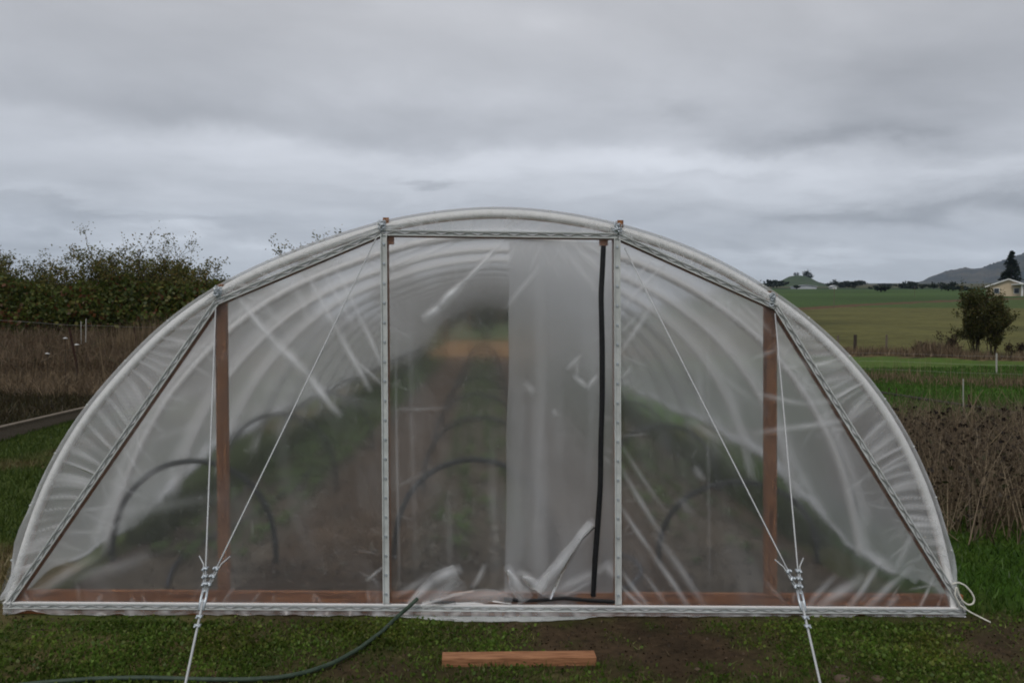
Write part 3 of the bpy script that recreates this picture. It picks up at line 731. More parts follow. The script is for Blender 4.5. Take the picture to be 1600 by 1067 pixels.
# rear frame
m = MB()
for x in (-1.9, -.75, .8, 1.95):
    iz = np.interp(x, [q.x for q in hoopline], [q.z for q in hoopline]); m2 = MB(); m2.beam((x, D + SP * (NH - 1), 0), (x, D + SP * (NH - 1), iz), .05, .05); hb(m2, 'rear_post', M['wood'])
# side baseboards and ridge purlin

# ------------------------------------------------------------------ inside the house
def low_hoop(name, x, y, w, h, label):
    t = thing(name, (x, y, 0), label, 'hoop', 'bent black pipe hoops over the beds')
    return t
def make_hoop_mesh():
    b = MB(); pts = []
    for a in np.linspace(0, math.pi, 28):
        pts.append(Vector((-math.cos(a) * .5, 0, max(0, math.sin(a)) ** .85)))
    pts = [Vector((-.5, 0, -.1))] + pts + [Vector((.5, 0, -.1))]
    b.tube(pts, .5, 4); return pts
bedname = ('left', 'middle', 'right')
first = {}
for b, (x0, (wd, ht, y0)) in enumerate(zip(BX, ((1.26, .78, 6.5), (1.26, .80, 6.55), (1.27, .64, 6.55)))):
    pts = [Vector((-wd / 2, 0, -.08))] + [Vector((-math.cos(a) * wd / 2, 0, max(0, math.sin(a)) ** .8 * ht)) for a in np.linspace(.02, math.pi - .02, 30)] + [Vector((wd / 2, 0, -.08))]
    mb = MB(); mb.tube(pts, .022, 8)
    o = mb.build('bed_hoop', M['poly'], None, True); o.location = (x0, y0, 0); o.rotation_euler.z = random.uniform(-.05, .05)
    tag(o, f'nearest black pipe hoop arching over the {bedname[b]} bed behind the clear film', 'hoop', 'bent black pipe hoops over the beds')
    for k in range(1, 12):
        c = o.copy(); col.objects.link(c); c.location = (x0 + random.uniform(-.04, .04), y0 + 2.8 * k, 0); c.rotation_euler.z = random.uniform(-.06, .06)
        c.scale.z = (.86 if b < 2 else .74) / ht * random.uniform(.93, 1.0)
        c['label'] = (f'second black pipe hoop over the {bedname[b]} bed, blurred behind the film' if k == 1 else f'black pipe hoop deep inside over the {bedname[b]} bed, blurred by the film')
# seedlings: three mesh kinds
def plant_mesh(seed, n, r, h, cs):
    rng = np.random.default_rng(seed); v = []; c = []
    for i in range(n):
        a = rng.uniform(0, 6.28); rad = r * rng.uniform(.25, 1); z = h * rng.uniform(.35, 1)
        tip = np.array((math.cos(a) * rad, math.sin(a) * rad, z)); side = np.array((-math.sin(a), math.cos(a), 0)) * r * rng.uniform(.18, .32)
        base = tip * .45 + np.array((0, 0, z * .25)); mid = tip * .8 + np.array((0, 0, .02))
        v += [base, mid + side, tip, mid - side]; c.append(np.array(cs[rng.integers(len(cs))]) * rng.uniform(.8, 1.2))
        v += [np.array((0, 0, 0)), base + side * .12, base, base - side * .12]; c.append(np.array(cs[0]) * .8)
    return v, c
kinds = [plant_mesh(1, 16, .17, .17, [(.085, .150, .036), (.14, .21, .06)]), plant_mesh(2, 14, .14, .13, [(.065, .115, .028), (.11, .17, .05)]), plant_mesh(3, 12, .12, .10, [(.16, .18, .09), (.10, .14, .05)])]
protos = []
rows = []
for b, x0 in enumerate(BX):
    for dx in (-.36, -.12, .12, .36):
        y = 6.4 + random.uniform(0, .3)
        while y < 41:
            rows.append((x0 + dx + random.uniform(-.05, .05), y + random.uniform(-.06, .06), b)); y += random.uniform(.27, .40)
rows.sort(key=lambda q: q[1])
rest_v = []; rest_c = []
gname = {0: 'seedlings in the left bed', 1: 'seedlings in the middle bed', 2: 'seedlings in the right bed'}
for i, (x, y, b) in enumerate(rows):
    if random.random() < (.30 if b == 1 and y < 12 else .10): continue
    kk = random.randrange(3) if b != 0 else random.choice((0, 0, 1)); s = random.uniform(.7, 1.25) * (.62 if y < 9.5 else .9)
    if i < 290:
        if len(protos) < 3:
            for q in range(3):
                protos.append(None)
        if protos[kk] is None:
            o = npmesh('seedling', kinds[kk][0], 4, M['leaf'], kinds[kk][1]); protos[kk] = o
        else:
            o = protos[kk].copy(); col.objects.link(o)
        o.location = (x, y, height(x, y)); o.rotation_euler.z = random.uniform(0, 6.28); o.scale = (s, s, s)
        tag(o, f'small leafy green plant set in the {bedname[b]} bed inside the plastic house', 'seedling', gname[b])
    else:
        a = random.uniform(0, 6.28); V_ = np.array(kinds[kk][0]) * s
        ca, sa = math.cos(a), math.sin(a)
        V_ = np.stack([V_[:, 0] * ca - V_[:, 1] * sa + x, V_[:, 0] * sa + V_[:, 1] * ca + y, V_[:, 2] + height(x, y)], 1)
        rest_v.append(V_); rest_c.append(np.array(kinds[kk][1]))
o = npmesh('crop_rows', np.concatenate(rest_v), 4, M['leaf'], np.concatenate(rest_c)); tag(o, 'rows of low green crops further down the plastic house', 'crops', kind='stuff')
# weeds along both side walls, inside
v = []; b = scatter(9000, -2.98, -2.7, 7, 42, lambda x, y: 1); b2 = scatter(9000, 2.7, 3.0, 7, 42, lambda x, y: 1)
bb = np.concatenate([b, b2]); o = npmesh('side_weeds', blades(bb, .22, .012, .4, RNG), 3, M['grass'], colmix(len(bb), [(.04, .07, .016), (.055, .085, .02), (.07, .075, .03)]))
tag(o, 'strip of weeds growing along the inner side walls', 'weeds', kind='stuff')
b = scatter(700, -.55, .50, 6.2, 9.5, lambda x, y: 1); b[:, 2] += .02
b2 = scatter(1500, -2.7, 2.6, 5.5, 12, lambda x, y: .8); b2[:, 2] += .01
bb = np.concatenate([b, b2]); o = npmesh('leaf_litter', leaves(bb, .05, RNG, 2.0, .7), 4, M['leaf'], np.concatenate([colmix(len(b), [(.30, .29, .25), (.20, .19, .15), (.14, .12, .09)], .3), colmix(len(b2), [(.13, .10, .07), (.07, .055, .04), (.17, .15, .11)], .4)]))
tag(o, 'pale dry leaf litter and crumbs on the soil behind the door film', 'litter', kind='stuff')
# drip tubes
for (pts, lab) in (([(262, 915), (266, 890), (285, 862), (330, 838), (400, 800), (470, 750), (560, 660)], 'grey drip tube looping up to the left bed'),):
    mb = MB(); A = smoothpts(resample([G(x, y, .02) for x, y in pts], 50), 4); mb.tube(A, .011, 7); tag(mb.build('drip_tube', M['drip'], None, True), lab, 'tube')
mb = MB(); A = smoothpts(resample([G(x, y, .02) for x, y in ((940, 925), (985, 915), (1003, 890), (990, 870), (960, 860), (935, 872))], 40), 4); mb.tube(A, .011, 7); tag(mb.build('drip_tube', M['drip'], None, True), 'dark tube coiled on the soil behind the right door post', 'tube')

# ------------------------------------------------------------------ guy wires
def guy(name, tops, junc, tail, label):
    J = P(*junc, 4.12); A = G(*tail)
    t = thing(name, A, label, 'guy wire', 'guy wires in front of the house'); off = -A
    def part(mb, nm, m):
        o = mb.build(nm, m, None, True); o.data.transform(Matrix.Translation(off)); o.parent = t
    for (x, y) in tops:
        T = P(x, y, D - .04); mb = MB()
        pts = [T.lerp(J, s) for s in np.linspace(0, 1, 10)]
        mb.tube(pts, .0043, 8); part(mb, 'stay_cable', M['cable'])
        d = (T - J).normalized(); side = d.cross(Vector((0, 1, 0))).normalized()
        # returned cable end lying beside the stay, bent away at its tip
        mb = MB(); s_ = 1 if x > junc[0] + 60 or x < junc[0] - 60 else -1
        if tops.index((x, y)) == 1: sg = -1 if x > junc[0] else 1
        else: sg = 1 if tops[1][0] > junc[0] else -1
        mb.tube([J + d * .02 + side * .008 * sg, J + d * .10 + side * .009 * sg, J + d * .15 + side * .012 * sg, J + d * .20 + side * .036 * sg], .0038, 6); part(mb, 'cable_end', M['cable'])
        for k, q in enumerate((.045, .085, .125)):
            mb = MB(); c = J + d * q
            mb.box(c + Vector((0, -.006, 0)), (.026, .016, .012), d.to_track_quat('Z', 'Y').to_matrix())
            for e in (-1, 1):
                n0 = c + side * .009 * e; mb.tube([n0 + Vector((0, .012, 0)), n0 + Vector((0, -.026, 0))], .0036, 6)
                mb.tube([n0 + Vector((0, -.014, 0)), n0 + Vector((0, -.021, 0))], .0068, 6)
            mb.tube([c + side * .009 * math.cos(a) + Vector((0, .012 + .007 * math.sin(a), 0)) for a in np.linspace(0, math.pi, 8)], .0036, 6)
            part(mb, 'cable_clamp', M['clamp'])
    d = (A - J).normalized(); side = d.cross(Vector((0, 1, 0))).normalized()
    # eye / turnbuckle body
    mb = MB()
    for e in (-1, 1): mb.tube([J + side * .010 * e - d * .02, J + side * .012 * e + d * .03, J + side * .010 * e + d * .09], .0065, 8)
    mb.tube([J + side * .013 * math.cos(a) + d * (.02 + .03 * math.sin(a)) for a in np.linspace(0, 6.28, 16)], .005, 6)
    part(mb, 'thimble', M['clamp'])
    mb = MB(); pts = [J.lerp(A, s) for s in np.linspace(.05, 1, 12)]; mb.tube(pts, .0062, 8); part(mb, 'anchor_cable', M['cable'])
    for q in (.12, .165):
        mb = MB(); c = J + d * q
        mb.box(c + Vector((0, -.006, 0)), (.028, .016, .013), d.to_track_quat('Z', 'Y').to_matrix())
        for e in (-1, 1): mb.tube([c + side * .010 * e + Vector((0, .012, 0)), c + side * .010 * e + Vector((0, -.026, 0))], .004, 6)
        part(mb, 'cable_clamp', M['clamp'])
    mb = MB(); mb.tube([A + Vector((0, 0, -.2)), A + Vector((0, 0, .03))], .012, 8); mb.tube([A + Vector((.022 * math.cos(a), 0, .03 + .022 * math.sin(a))) for a in np.linspace(0, 6.28, 16)], .006, 6); part(mb, 'ground_anchor', M['steel'])
guy('guy_wire', ((337, 482), (588, 372)), (320, 925), (268, 1170), 'galvanised Y-shaped guy wire with cable clamps at the left of the end wall')
guy('guy_wire', ((1211, 490), (976, 388)), (1250, 928), (1306, 1175), 'galvanised Y-shaped guy wire with cable clamps at the right of the end wall')

# ------------------------------------------------------------------ small things on the ground
hp = [(650, 938), (640, 948), (622, 963), (600, 985), (560, 1015), (520, 1037), (480, 1051), (440, 1059), (380, 1063), (300, 1063), (220, 1061), (140, 1062), (60, 1068), (-60, 1082)]
A = [G(x, y, .018) for x, y in hp]; A[0] = P(652, 936, D - .05); A[1] = P(641, 947, D - .10)
mb = MB(); A = smoothpts(resample(A, 120), 5); A = [p + Vector((0, 0, max(0, height(p.x, p.y)) + .004)) for p in A]; mb.tube(A, .0125, 10)
tag(mb.build('garden_hose', M['hose'], None, True), 'dark green hose running from the door foot across the grass', 'hose')
pl = [G(690, 1041), G(932, 1039)]
mb = MB(); mid = (pl[0] + pl[1]) / 2 + Vector((0, .05, .020 + height(.2, 4.6)))
mb.box((0, 0, 0), ((pl[1] - pl[0]).length, .09, .056))
o = mb.build('timber_offcut', M['plank'], None, False, .004); o.location = mid; o.rotation_euler = (R(2), 0, R(1.5)); tag(o, 'short reddish timber lying on bare soil before the door', 'timber')
rp = [(1488, 912), (1497, 909), (1508, 914), (1518, 925), (1523, 935), (1521, 943), (1513, 945), (1504, 939), (1498, 928), (1494, 915), (1492, 930), (1500, 945)]
mb = MB(); A = smoothpts(resample([P(x, y, D - .03 - .0015 * i) for i, (x, y) in enumerate(rp)], 70), 4); mb.tube(A, .0055, 7)
A = smoothpts(resample([P(1500, 945, D - .05), P(1516, 956, D - .06), G(1532, 964, .02), G(1548, 972, .008)], 20), 2); mb.tube(A, .005, 7)
tag(mb.build('rope_loop', M['rope'], None, True), 'white rope tied in a loose loop at the right foot of the arch', 'rope')
# stones and dead leaves on the turf
for (x, y, s) in ((1315, 1061, .05), (1372, 1060, .035), (1177, 1058, .026), (1090, 1045, .018), (655, 1010, .02), (820, 975, .018), (1330, 985, .02)):
    p = G(x, y); mb = MB(); n1, n2 = 7, 10; vs = []
    for i in range(n1):
        for k in range(n2):
            a = math.pi * i / (n1 - 1); b_ = 6.28 * k / n2
            q = Vector((math.sin(a) * math.cos(b_), math.sin(a) * math.sin(b_) * .8, math.cos(a) * .5)); vs.append(p + q * s * (1 + .3 * mn.noise(q * 2 + p * 9)))
    mb.add(vs, [(i * n2 + k, i * n2 + (k + 1) % n2, (i + 1) * n2 + (k + 1) % n2, (i + 1) * n2 + k) for i in range(n1 - 1) for k in range(n2)])
    M.setdefault('clod', basic('clod', c3(.07, .048, .032), c3(.13, .095, .065), 12, .95, bump=.5))
    tag(mb.build('soil_clod', M['clod'], None, True, origin=p), 'brown clod of earth lying in the grass before the house', 'clod', 'clods of earth')

# ------------------------------------------------------------------ LEFT BACKGROUND
mb = MB(); d = (EDGE1 - EDGE0).normalized(); a = EDGE0 - d * 4; b = EDGE1 + d * 5
for k in range(2):
    pass
m3 = Matrix.Rotation(math.atan2(d.y, d.x), 3, 'Z'); mb.box((a + b) / 2 + Vector((0, .02, .09)), ((b - a).length, .05, .2), m3)
mb.box((a + b) / 2 + Vector((0, .03, .205)), ((b - a).length, .10, .028), m3)
tag(mb.build('edging_board', M['grey_wood'], None, False, .004), 'long weathered timber edging board between lawn and dark bank at left', 'edging')

def dry_stuff(n, x0, x1, y0, y1, h, keep, cs, w=.012, lean=.25):
    b = scatter(n, x0, x1, y0, y1, keep); return blades(b, h, w, lean, RNG, .5), colmix(len(b), cs, .35)
BROWN = [(.175, .122, .078), (.125, .088, .056), (.23, .17, .108), (.10, .074, .05)]
STRAW = [(.24, .18, .11), (.18, .135, .08), (.14, .105, .062)]
vv, cc = [], []
lk = lambda x, y: 1 if x < -.27 * y - .6 else 0
lk2 = lambda x, y: lk(x, y) * sstep(-.45, .25, mn.fractal(Vector((x * .5, y * .5, 2)), 1, 2, 3))
v, c = dry_stuff(20000, -24, -6, 24.2, 29.5, .42, lk2, BROWN + STRAW[:1], .016, .5); vv.append(v); cc.append(c)
bq = scatter(16000, -22, -5, 24.0, 29.5, lk2); bq[:, 2] += RNG.uniform(.05, .45, len(bq)); v = blades(bq, .22, .012, 2.2, RNG, .5); c = colmix(len(bq), BROWN + [(.13, .10, .065), (.04, .045, .018)], .4); vv.append(v); cc.append(c)
v, c = dry_stuff(9000, -24, -6, 24.2, 29.5, .58, lk, BROWN, .014, .35); vv.append(v); cc.append(c)
v, c = dry_stuff(3500, -12, -6, 26, 29.5, .8, lk, STRAW, .012, .2); vv.append(v); cc.append(c)
v, c = dry_stuff(16000, -20, -5, 19.0, 24.6, .26, lk, [(.18, .130, .080), (.12, .085, .054), (.23, .17, .105), (.085, .065, .042)], .012, 1.1); vv.append(v); cc.append(c)
v, c = dry_stuff(22000, -16, -7, 11, 20, .12, lambda x, y: 0 if lawn(x, y, -.1) else 1, [(.036, .034, .013), (.05, .042, .018), (.03, .024, .014), (.06, .045, .022)], .012, .8); vv.append(v); cc.append(c)
v, c = dry_stuff(90, -15, -8.5, 21, 23, 1.2, lk, STRAW, .006, .25); vv.append(v); cc.append(c)
tag(npmesh('dead_grass', np.concatenate(vv), 3, M['grass'], np.concatenate(cc)), 'tall brown dead weeds and grass before the bramble thicket', 'dead grass', kind='stuff')
# bramble thicket
def bramble():
    n = 62000; x = RNG.uniform(-30, -6.5, n); y = RNG.uniform(29.5, 34, n)
    keep = x < -.20 * y; x = x[keep]; y = y[keep]
    top = np.array([2.15 + .55 * mn.fractal(Vector((a * .35, b * .35, 1)), 1, 2, 3) for a, b in zip(x, y)])
    front = np.clip((y - 29.3) / 1.4, .25, 1) ** .5
    u = RNG.uniform(0, 1, len(x)) ** .55
    z = np.array([height(a, b) for a, b in zip(x, y)]) + top * front * u
    ctr = np.stack([x, y, z], 1)
    q = leaves(ctr, .16, RNG, .8, .8)
    tone = np.array([mn.fractal(Vector((a * .6, b * .6, c_ * .9)), 1, 2, 3) for a, b, c_ in ctr])[:, None]
    c = colmix(len(x), [(.066, .090, .018), (.09, .11, .024), (.050, .068, .016), (.12, .115, .03)], .3)
    ru = colmix(len(x), [(.11, .045, .016), (.085, .05, .02)], .3)
    w = (RNG.random((len(x), 1)) < .10 + .35 * np.clip(tone, 0, 1)).astype(float)
    c = c * (1 - w) + ru * w; c *= 1 + .35 * np.clip(tone, -1, 1)
    tag(npmesh('bramble_thicket', q, 4, M['leaf'], c), 'dark green and rusty bramble thicket along the left field edge', 'thicket', kind='stuff')
bramble()
def tree(name, x, y, h, spread, label, seed, leafn=2600, leaf=.13, cs=None, trunks=3, group=None, sparse=.5, cat='tree', lean=0.0, crown_low=.15, hs=1.0):
    rng = np.random.default_rng(seed); z0 = height(x, y)
    t = thing(name, (x, y, z0), label, cat, group)
    mb = MB(); tips = []
    def grow(p, d, ln, r, lev):
        n = 5; pts = [p]
        dd = d.copy()
        for i in range(n):
            dd = (dd + Vector(rng.normal(0, .13, 3)) + Vector((0, 0, .05))).normalized(); pts.append(pts[-1] + dd * ln / n)
        mb.tube(pts, [r * (1 - .65 * i / n) for i in range(n + 1)], 5 if lev < 2 else 3, cap=False)
        if lev >= (0 if cat == 'shrub' else 1):
            for q in pts[1:]: tips.append((q, lev))
        if lev < 3:
            for k in range(rng.integers(3, 6) if lev < 2 else rng.integers(2, 4)):
                i = rng.integers(1 if lev else 2, n + 1); ax = Vector(rng.normal(0, 1, 3)).normalized()
                nd = (dd + ax * (.75 if lev else .6) * (1 + spread * .2)).normalized(); nd.z = abs(nd.z) * .8 + .15
                grow(pts[i], nd.normalized(), ln * rng.uniform(.42, .68), r * .5, lev + 1)
    for k in range(trunks):
        a = rng.uniform(0, 6.28); d = Vector((math.cos(a) * .32 * spread + lean, math.sin(a) * .3 * spread, 1)).normalized()
        grow(Vector((math.cos(a) * .12, math.sin(a) * .12, -.1)), d, h * rng.uniform(.5, .68), h * .011, 0)
    zs = max(q.z for q, _ in tips); f = h / zs
    hs *= f * .5 + .5
    mb.v = [(a[0] * hs, a[1] * hs, a[2] * f) for a in mb.v]
    mb.build('trunk', M['bark'], t, True)
    tp = np.array([(q.x * hs, q.y * hs, q.z * f) for q, _ in tips if q.z * f > h * crown_low])
    idx = rng.integers(0, len(tp), leafn)
    # uneven: whole twigs bare
    bare = rng.random(len(tp)) < sparse * (tp[:, 2] / h) ** 1.5; idx = idx[~bare[idx]]
    ctr = tp[idx] + rng.normal(0, .10 * h / 4, (len(idx), 3)) * (min(1, hs), min(1, hs), 1)
    q = leaves(ctr, leaf, rng, .4, .5)
    cs = cs or [(.095, .106, .026), (.13, .128, .034), (.066, .076, .022), (.18, .135, .042)]
    cs_ = np.array(cs)[rng.integers(0, len(cs), len(ctr))] * rng.uniform(.7, 1.3, (len(ctr), 1))
    npmesh('crown', q, 4, M['leaf'], cs_, t)
    return t
def tx(px, Y): return P(px, 450, Y).x
def th(px, py, Y): p = P(px, py, Y); return p.z - height(p.x, p.y)
TL = [ # px, top py, Y, label
 (5, 352, 33, 'tall thin tree at the left end of the thicket with bare upper twigs'),
 (45, 392, 32, 'low bushy sapling second from the left end of the thicket'),
 (88, 392, 34, 'olive sapling with a narrow pointed crown in the thicket left of centre'),
 (130, 398, 33, 'short rounded sapling just left of the tallest open tree'),
 (170, 385, 32, 'leafy sapling leaning at the left side of the tallest open tree'),
 (203, 350, 33, 'tallest open-crowned tree in the left thicket with sky between its twigs'),
 (240, 360, 34, 'upright tree with a tufted top just right of the tallest one'),
 (283, 362, 33, 'spreading tree with fine twigs near the right end of the thicket'),
 (322, 402, 32, 'small round sapling at the right end of the thicket beside the arch')]
for i, (px, py, Y, lab) in enumerate(TL):
    tree('thicket_tree', tx(px, Y), Y, th(px, py, Y), 1.0 if i not in (5, 6) else .75, lab, 40 + i, 5200, .10, trunks=5, group='trees over the thicket', sparse=.28 if i > 3 else .45)
for i, (px, py, Y) in enumerate(((20, 418, 35), (70, 428, 35), (110, 436, 35.5), (150, 430, 35), (190, 412, 35), (228, 408, 35), (262, 405, 35), (300, 418, 34.5), (345, 440, 33), (-30, 400, 34))):
    tree('thicket_shrub', tx(px, Y), Y, th(px, py, Y), 1.3, 'dense dark olive shrub filling the back of the thicket', 70 + i, 4200, .15, trunks=6, group='shrubs at the back of the thicket', sparse=.1, cat='shrub', crown_low=.1)
# tree whose top shows over the roof
tree('garden_tree', tx(512, 48), 48, th(512, 356, 48), .8, 'tree behind the house whose leafy top peeks over the left roof slope', 99, 2600, .16, trunks=2, sparse=.2)
# trees behind the far end of the tunnel
for i, (px, Y, h_, cs, lab) in enumerate(((640, 78, 6.0, None, 'dark tree beyond the far open end of the tunnel, leftmost'), (700, 80, 6.5, None, 'dark tree beyond the far open end of the tunnel, in the middle'), (760, 82, 6, [(.07, .09, .02), (.09, .10, .03)], 'yellow green tree beyond the far open end of the tunnel'), (820, 80, 5.5, [(.07, .09, .02), (.05, .08, .02)], 'green tree beyond the far open end of the tunnel, rightmost'))):
    tree('distant_tree', tx(px, Y), Y, h_, 1.5, lab, 120 + i, 9000, .45, cs=cs, trunks=7, sparse=.0, crown_low=.0)
# fence on the left
def rod(name, p0, p1, r, m, label, cat, group=None, n=6):
    mb = MB(); a = Vector(p0); b = Vector(p1); mb.tube([a, a.lerp(b, .5), b], r, n)
    return tag(mb.build(name, m, None, False, origin=a), label, cat, group)
def tpost(name, px0, py0, px1, py1, Y, label):
    a = P(px0, py0, Y); b = P(px1, py1, Y); t = thing(name, a, label, 'fence post', 'rusty steel fence posts')
    mb = MB(); dd = (b - a)
    mb.beam(Vector((0, 0, 0)), dd, .06, .012); mb.beam(Vector((0, .02, 0)), dd + Vector((0, .02, 0)), .008, .035)
    for k in range(8):
        q = dd * (.15 + .1 * k); mb.box(q + Vector((0, -.008, 0)), (.014, .012, .012))
    mb.build('shaft', M['rust'], t)
tpost('steel_post', 127, 606, 108, 512, 23.6, 'rusty steel post leaning left in the dead weeds')
tpost('steel_post', 219, 560, 209, 511, 27, 'rusty steel post nearly hidden by the left roof slope')
p = P(131, 594, 23.5); mb = MB(); mb.box((.03, 0, 0), (.16, .05, .035)); mb.tube([Vector((.1, 0, 0)), Vector((.17, 0, .01))], .02, 8)
o = mb.build('wire_insulator', M['yellow'], None); o.location = p; tag(o, 'yellow plastic insulator on the foot of the leaning rusty post', 'insulator')
rod('fence_rod', P(127, 538, 27), P(126.5, 502, 27), .012, M['fibre'], 'thin white rod, left one of the pair behind the leaning post', 'fence rod', 'white rods in the weeds')
rod('fence_rod', P(134, 535, 27), P(134.5, 498, 27), .015, M['fibre'], 'thin white rod, right and brighter one of the pair behind the leaning post', 'fence rod', 'white rods in the weeds')
mb = MB(); A = [P(x, y, Y) for x, y, Y in ((-60, 497, 21), (28, 502, 22.5), (108, 508, 23.6), (160, 509, 25.5), (209, 511, 27), (300, 512, 31))]; mb.tube(A, .003, 5); tag(mb.build('fence_wire', M['fibre'], None), 'pale electric wire strung along the left rusty posts', 'wire')
# white umbel flowers
for (x, y) in ((74, 553), (120, 539), (102, 529)):
    Y = 22.0; p = P(x, y, Y); t = thing('wild_carrot', (p.x, Y, height(p.x, Y)), 'white flat flower head on a stalk in the dead weeds at left', 'flower', 'white flower heads')
    zz = p.z - height(p.x, Y); mb = MB(); mb.tube([Vector((0, 0, 0)), Vector((.01, 0, zz * .5)), Vector((0, 0, zz))], .006, 5); mb.build('stalk', M['twig'], t)
    mb = MB()
    for k in range(26):
        a = random.uniform(0, 6.28); r_ = .05 * math.sqrt(random.random()); mb.box((r_ * math.cos(a), r_ * math.sin(a), zz + .03 - r_ * .5), (.022, .022, .014))
    mb.build('bloom', M['white'], t)

# ------------------------------------------------------------------ RIGHT BACKGROUND
def at(px, r):                 # ground point at distance r in the direction of a photo column
    d = ray(px, 500); d.z = 0; d.normalize(); q = d * r; return Vector((q.x, q.y, height(q.x, q.y)))
# brown weed tangle beside the house
def tangle():
    vv, cc = [], []
    def kt(x, y):
        a = x / y
        if x < 3.72 or a < .42: return 0
        return sstep(6.7, 7.9, y + .9 * mn.noise(Vector((x * .7, y * .7, 0)))) * (1 - sstep(13.4, 14.6, y))
    b = scatter(21000, 3.6, 11.5, 6.4, 14.5, kt)
    v = blades(b, .55, .007, .7, RNG, .6); vv.append(v); cc.append(colmix(len(b), [(.115, .084, .056), (.165, .122, .080), (.080, .058, .040), (.22, .17, .11), (.28, .22, .145)], .4))
    b = scatter(11000, 3.6, 11.5, 6.4, 14.5, kt); b[:, 2] += RNG.uniform(.05, .6, len(b))
    v = blades(b, .12, .005, 2.6, RNG); vv.append(v); cc.append(colmix(len(b), [(.10, .08, .055), (.06, .042, .028), (.15, .12, .08)], .35))
    b = scatter(12000, 3.6, 11.5, 6.6, 14.5, kt); b[:, 2] += RNG.uniform(.05, .55, len(b))
    q = leaves(b, .06, RNG, .2, .6).reshape(-1, 4, 3); q = np.concatenate([q[:, [0, 1, 2]], q[:, [0, 2, 3]]], 1).reshape(-1, 3); vv.append(q)
    cc.append(np.repeat(colmix(len(b), [(.030, .022, .015), (.022, .017, .013), (.055, .04, .026), (.03, .036, .012)], .35), 2, axis=0))
    # dark seed heads
    b = scatter(420, 4.2, 11, 9, 13, kt); b[:, 2] += RNG.uniform(.35, .72, len(b))
    for k in range(5):
        q = leaves(b + RNG.normal(0, .012, b.shape), .05, RNG, .2, .9).reshape(-1, 4, 3); q = np.concatenate([q[:, [0, 1, 2]], q[:, [0, 2, 3]]], 1).reshape(-1, 3); vv.append(q); cc.append(np.full((len(b) * 2, 3), (.014, .010, .008)))
    tag(npmesh('weed_tangle', np.concatenate(vv), 3, M['grass'], np.concatenate(cc)), 'brown tangle of dead weeds with dark seed heads right of the house', 'weeds', kind='stuff')
    # straw along the far margins
    vv, cc = [], []
    def polar(n, r0, r1, h, cs, w, lean=.2, p0=1300, p1=1680):
        pts = []
        for _ in range(n):
            q = at(random.uniform(p0, p1), random.uniform(r0, r1))
            if mn.noise(Vector((q.x * .35, q.y * .35, 3))) > random.uniform(-.5, .35): pts.append(tuple(q))
        b = np.array(pts); vv.append(blades(b, h, w, lean, RNG, .6)); cc.append(colmix(len(b), cs, .3))
    polar(2400, 27.2, 29.2, .18, STRAW + BROWN, .014, .4); polar(420, 27, 29.5, .55, STRAW, .008, .15)
    polar(4200, 38, 40.2, .25, STRAW + BROWN, .02, .4); polar(1500, 38, 40.5, .45, BROWN, .02, .5, 1430, 1500)
    polar(1100, 14, 17, .4, STRAW + BROWN, .007, .3, 1370, 1650)
    polar(160, 11.5, 15, 1.0, STRAW, .006, .25, 1385, 1650)
    tag(npmesh('dry_margin_grass', np.concatenate(vv), 3, M['grass'], np.concatenate(cc)), 'straw coloured grass along the field margins at right', 'dead grass', kind='stuff')
tangle()
# long arching stems
for i, (pts, lab) in enumerate((([(1512, 650), (1522, 632), (1533, 612), (1537, 608)], 'pale arching grass stem left of the pale post'), ([(1612, 715), (1595, 680), (1580, 640), (1568, 613), (1560, 606)], 'long pale stem arching leftward at the right picture edge'), ([(1625, 735), (1590, 712), (1560, 680), (1545, 660)], 'straight tan stem leaning over the tangle at right'), ([(1536, 705), (1560, 680), (1580, 655)], 'thin bent twig rising rightward over the tangle'), ([(1470, 825), (1505, 823), (1560, 826), (1570, 822)], 'straw stem lying level at the foot of the tangle'))):
    mb = MB(); Y = 9.5 if i < 4 else 8.2; A = smoothpts(resample([P(x, y, Y) for x, y in pts], 24), 3); mb.tube(A, [.006 - .004 * k / 23 for k in range(24)], 5)
    M.setdefault('straw', basic('straw', c3(.15, .11, .065), c3(.24, .185, .11), 20, .8, bump=0))
    tag(mb.build('grass_stem', M['straw'], None), lab, 'grass stem')
# dark landscape edging running behind the tangle
a, b = G(1385, 622), G(1640, 664); d = (b - a); mb = MB(); m3 = Matrix.Rotation(math.atan2(d.y, d.x), 3, 'Z'); mb.box((a + b) / 2 + Vector((0, 0, .07)), (d.length + 1, .25, .16), m3)
M['dark'] = basic('dark_earth', c3(.012, .011, .009), c3(.028, .024, .018), 5, .95, bump=.6)
tag(mb.build('soil_ridge', M['dark'], None, False, .05), 'low dark soil ridge crossing the green strip at right', 'ridge')
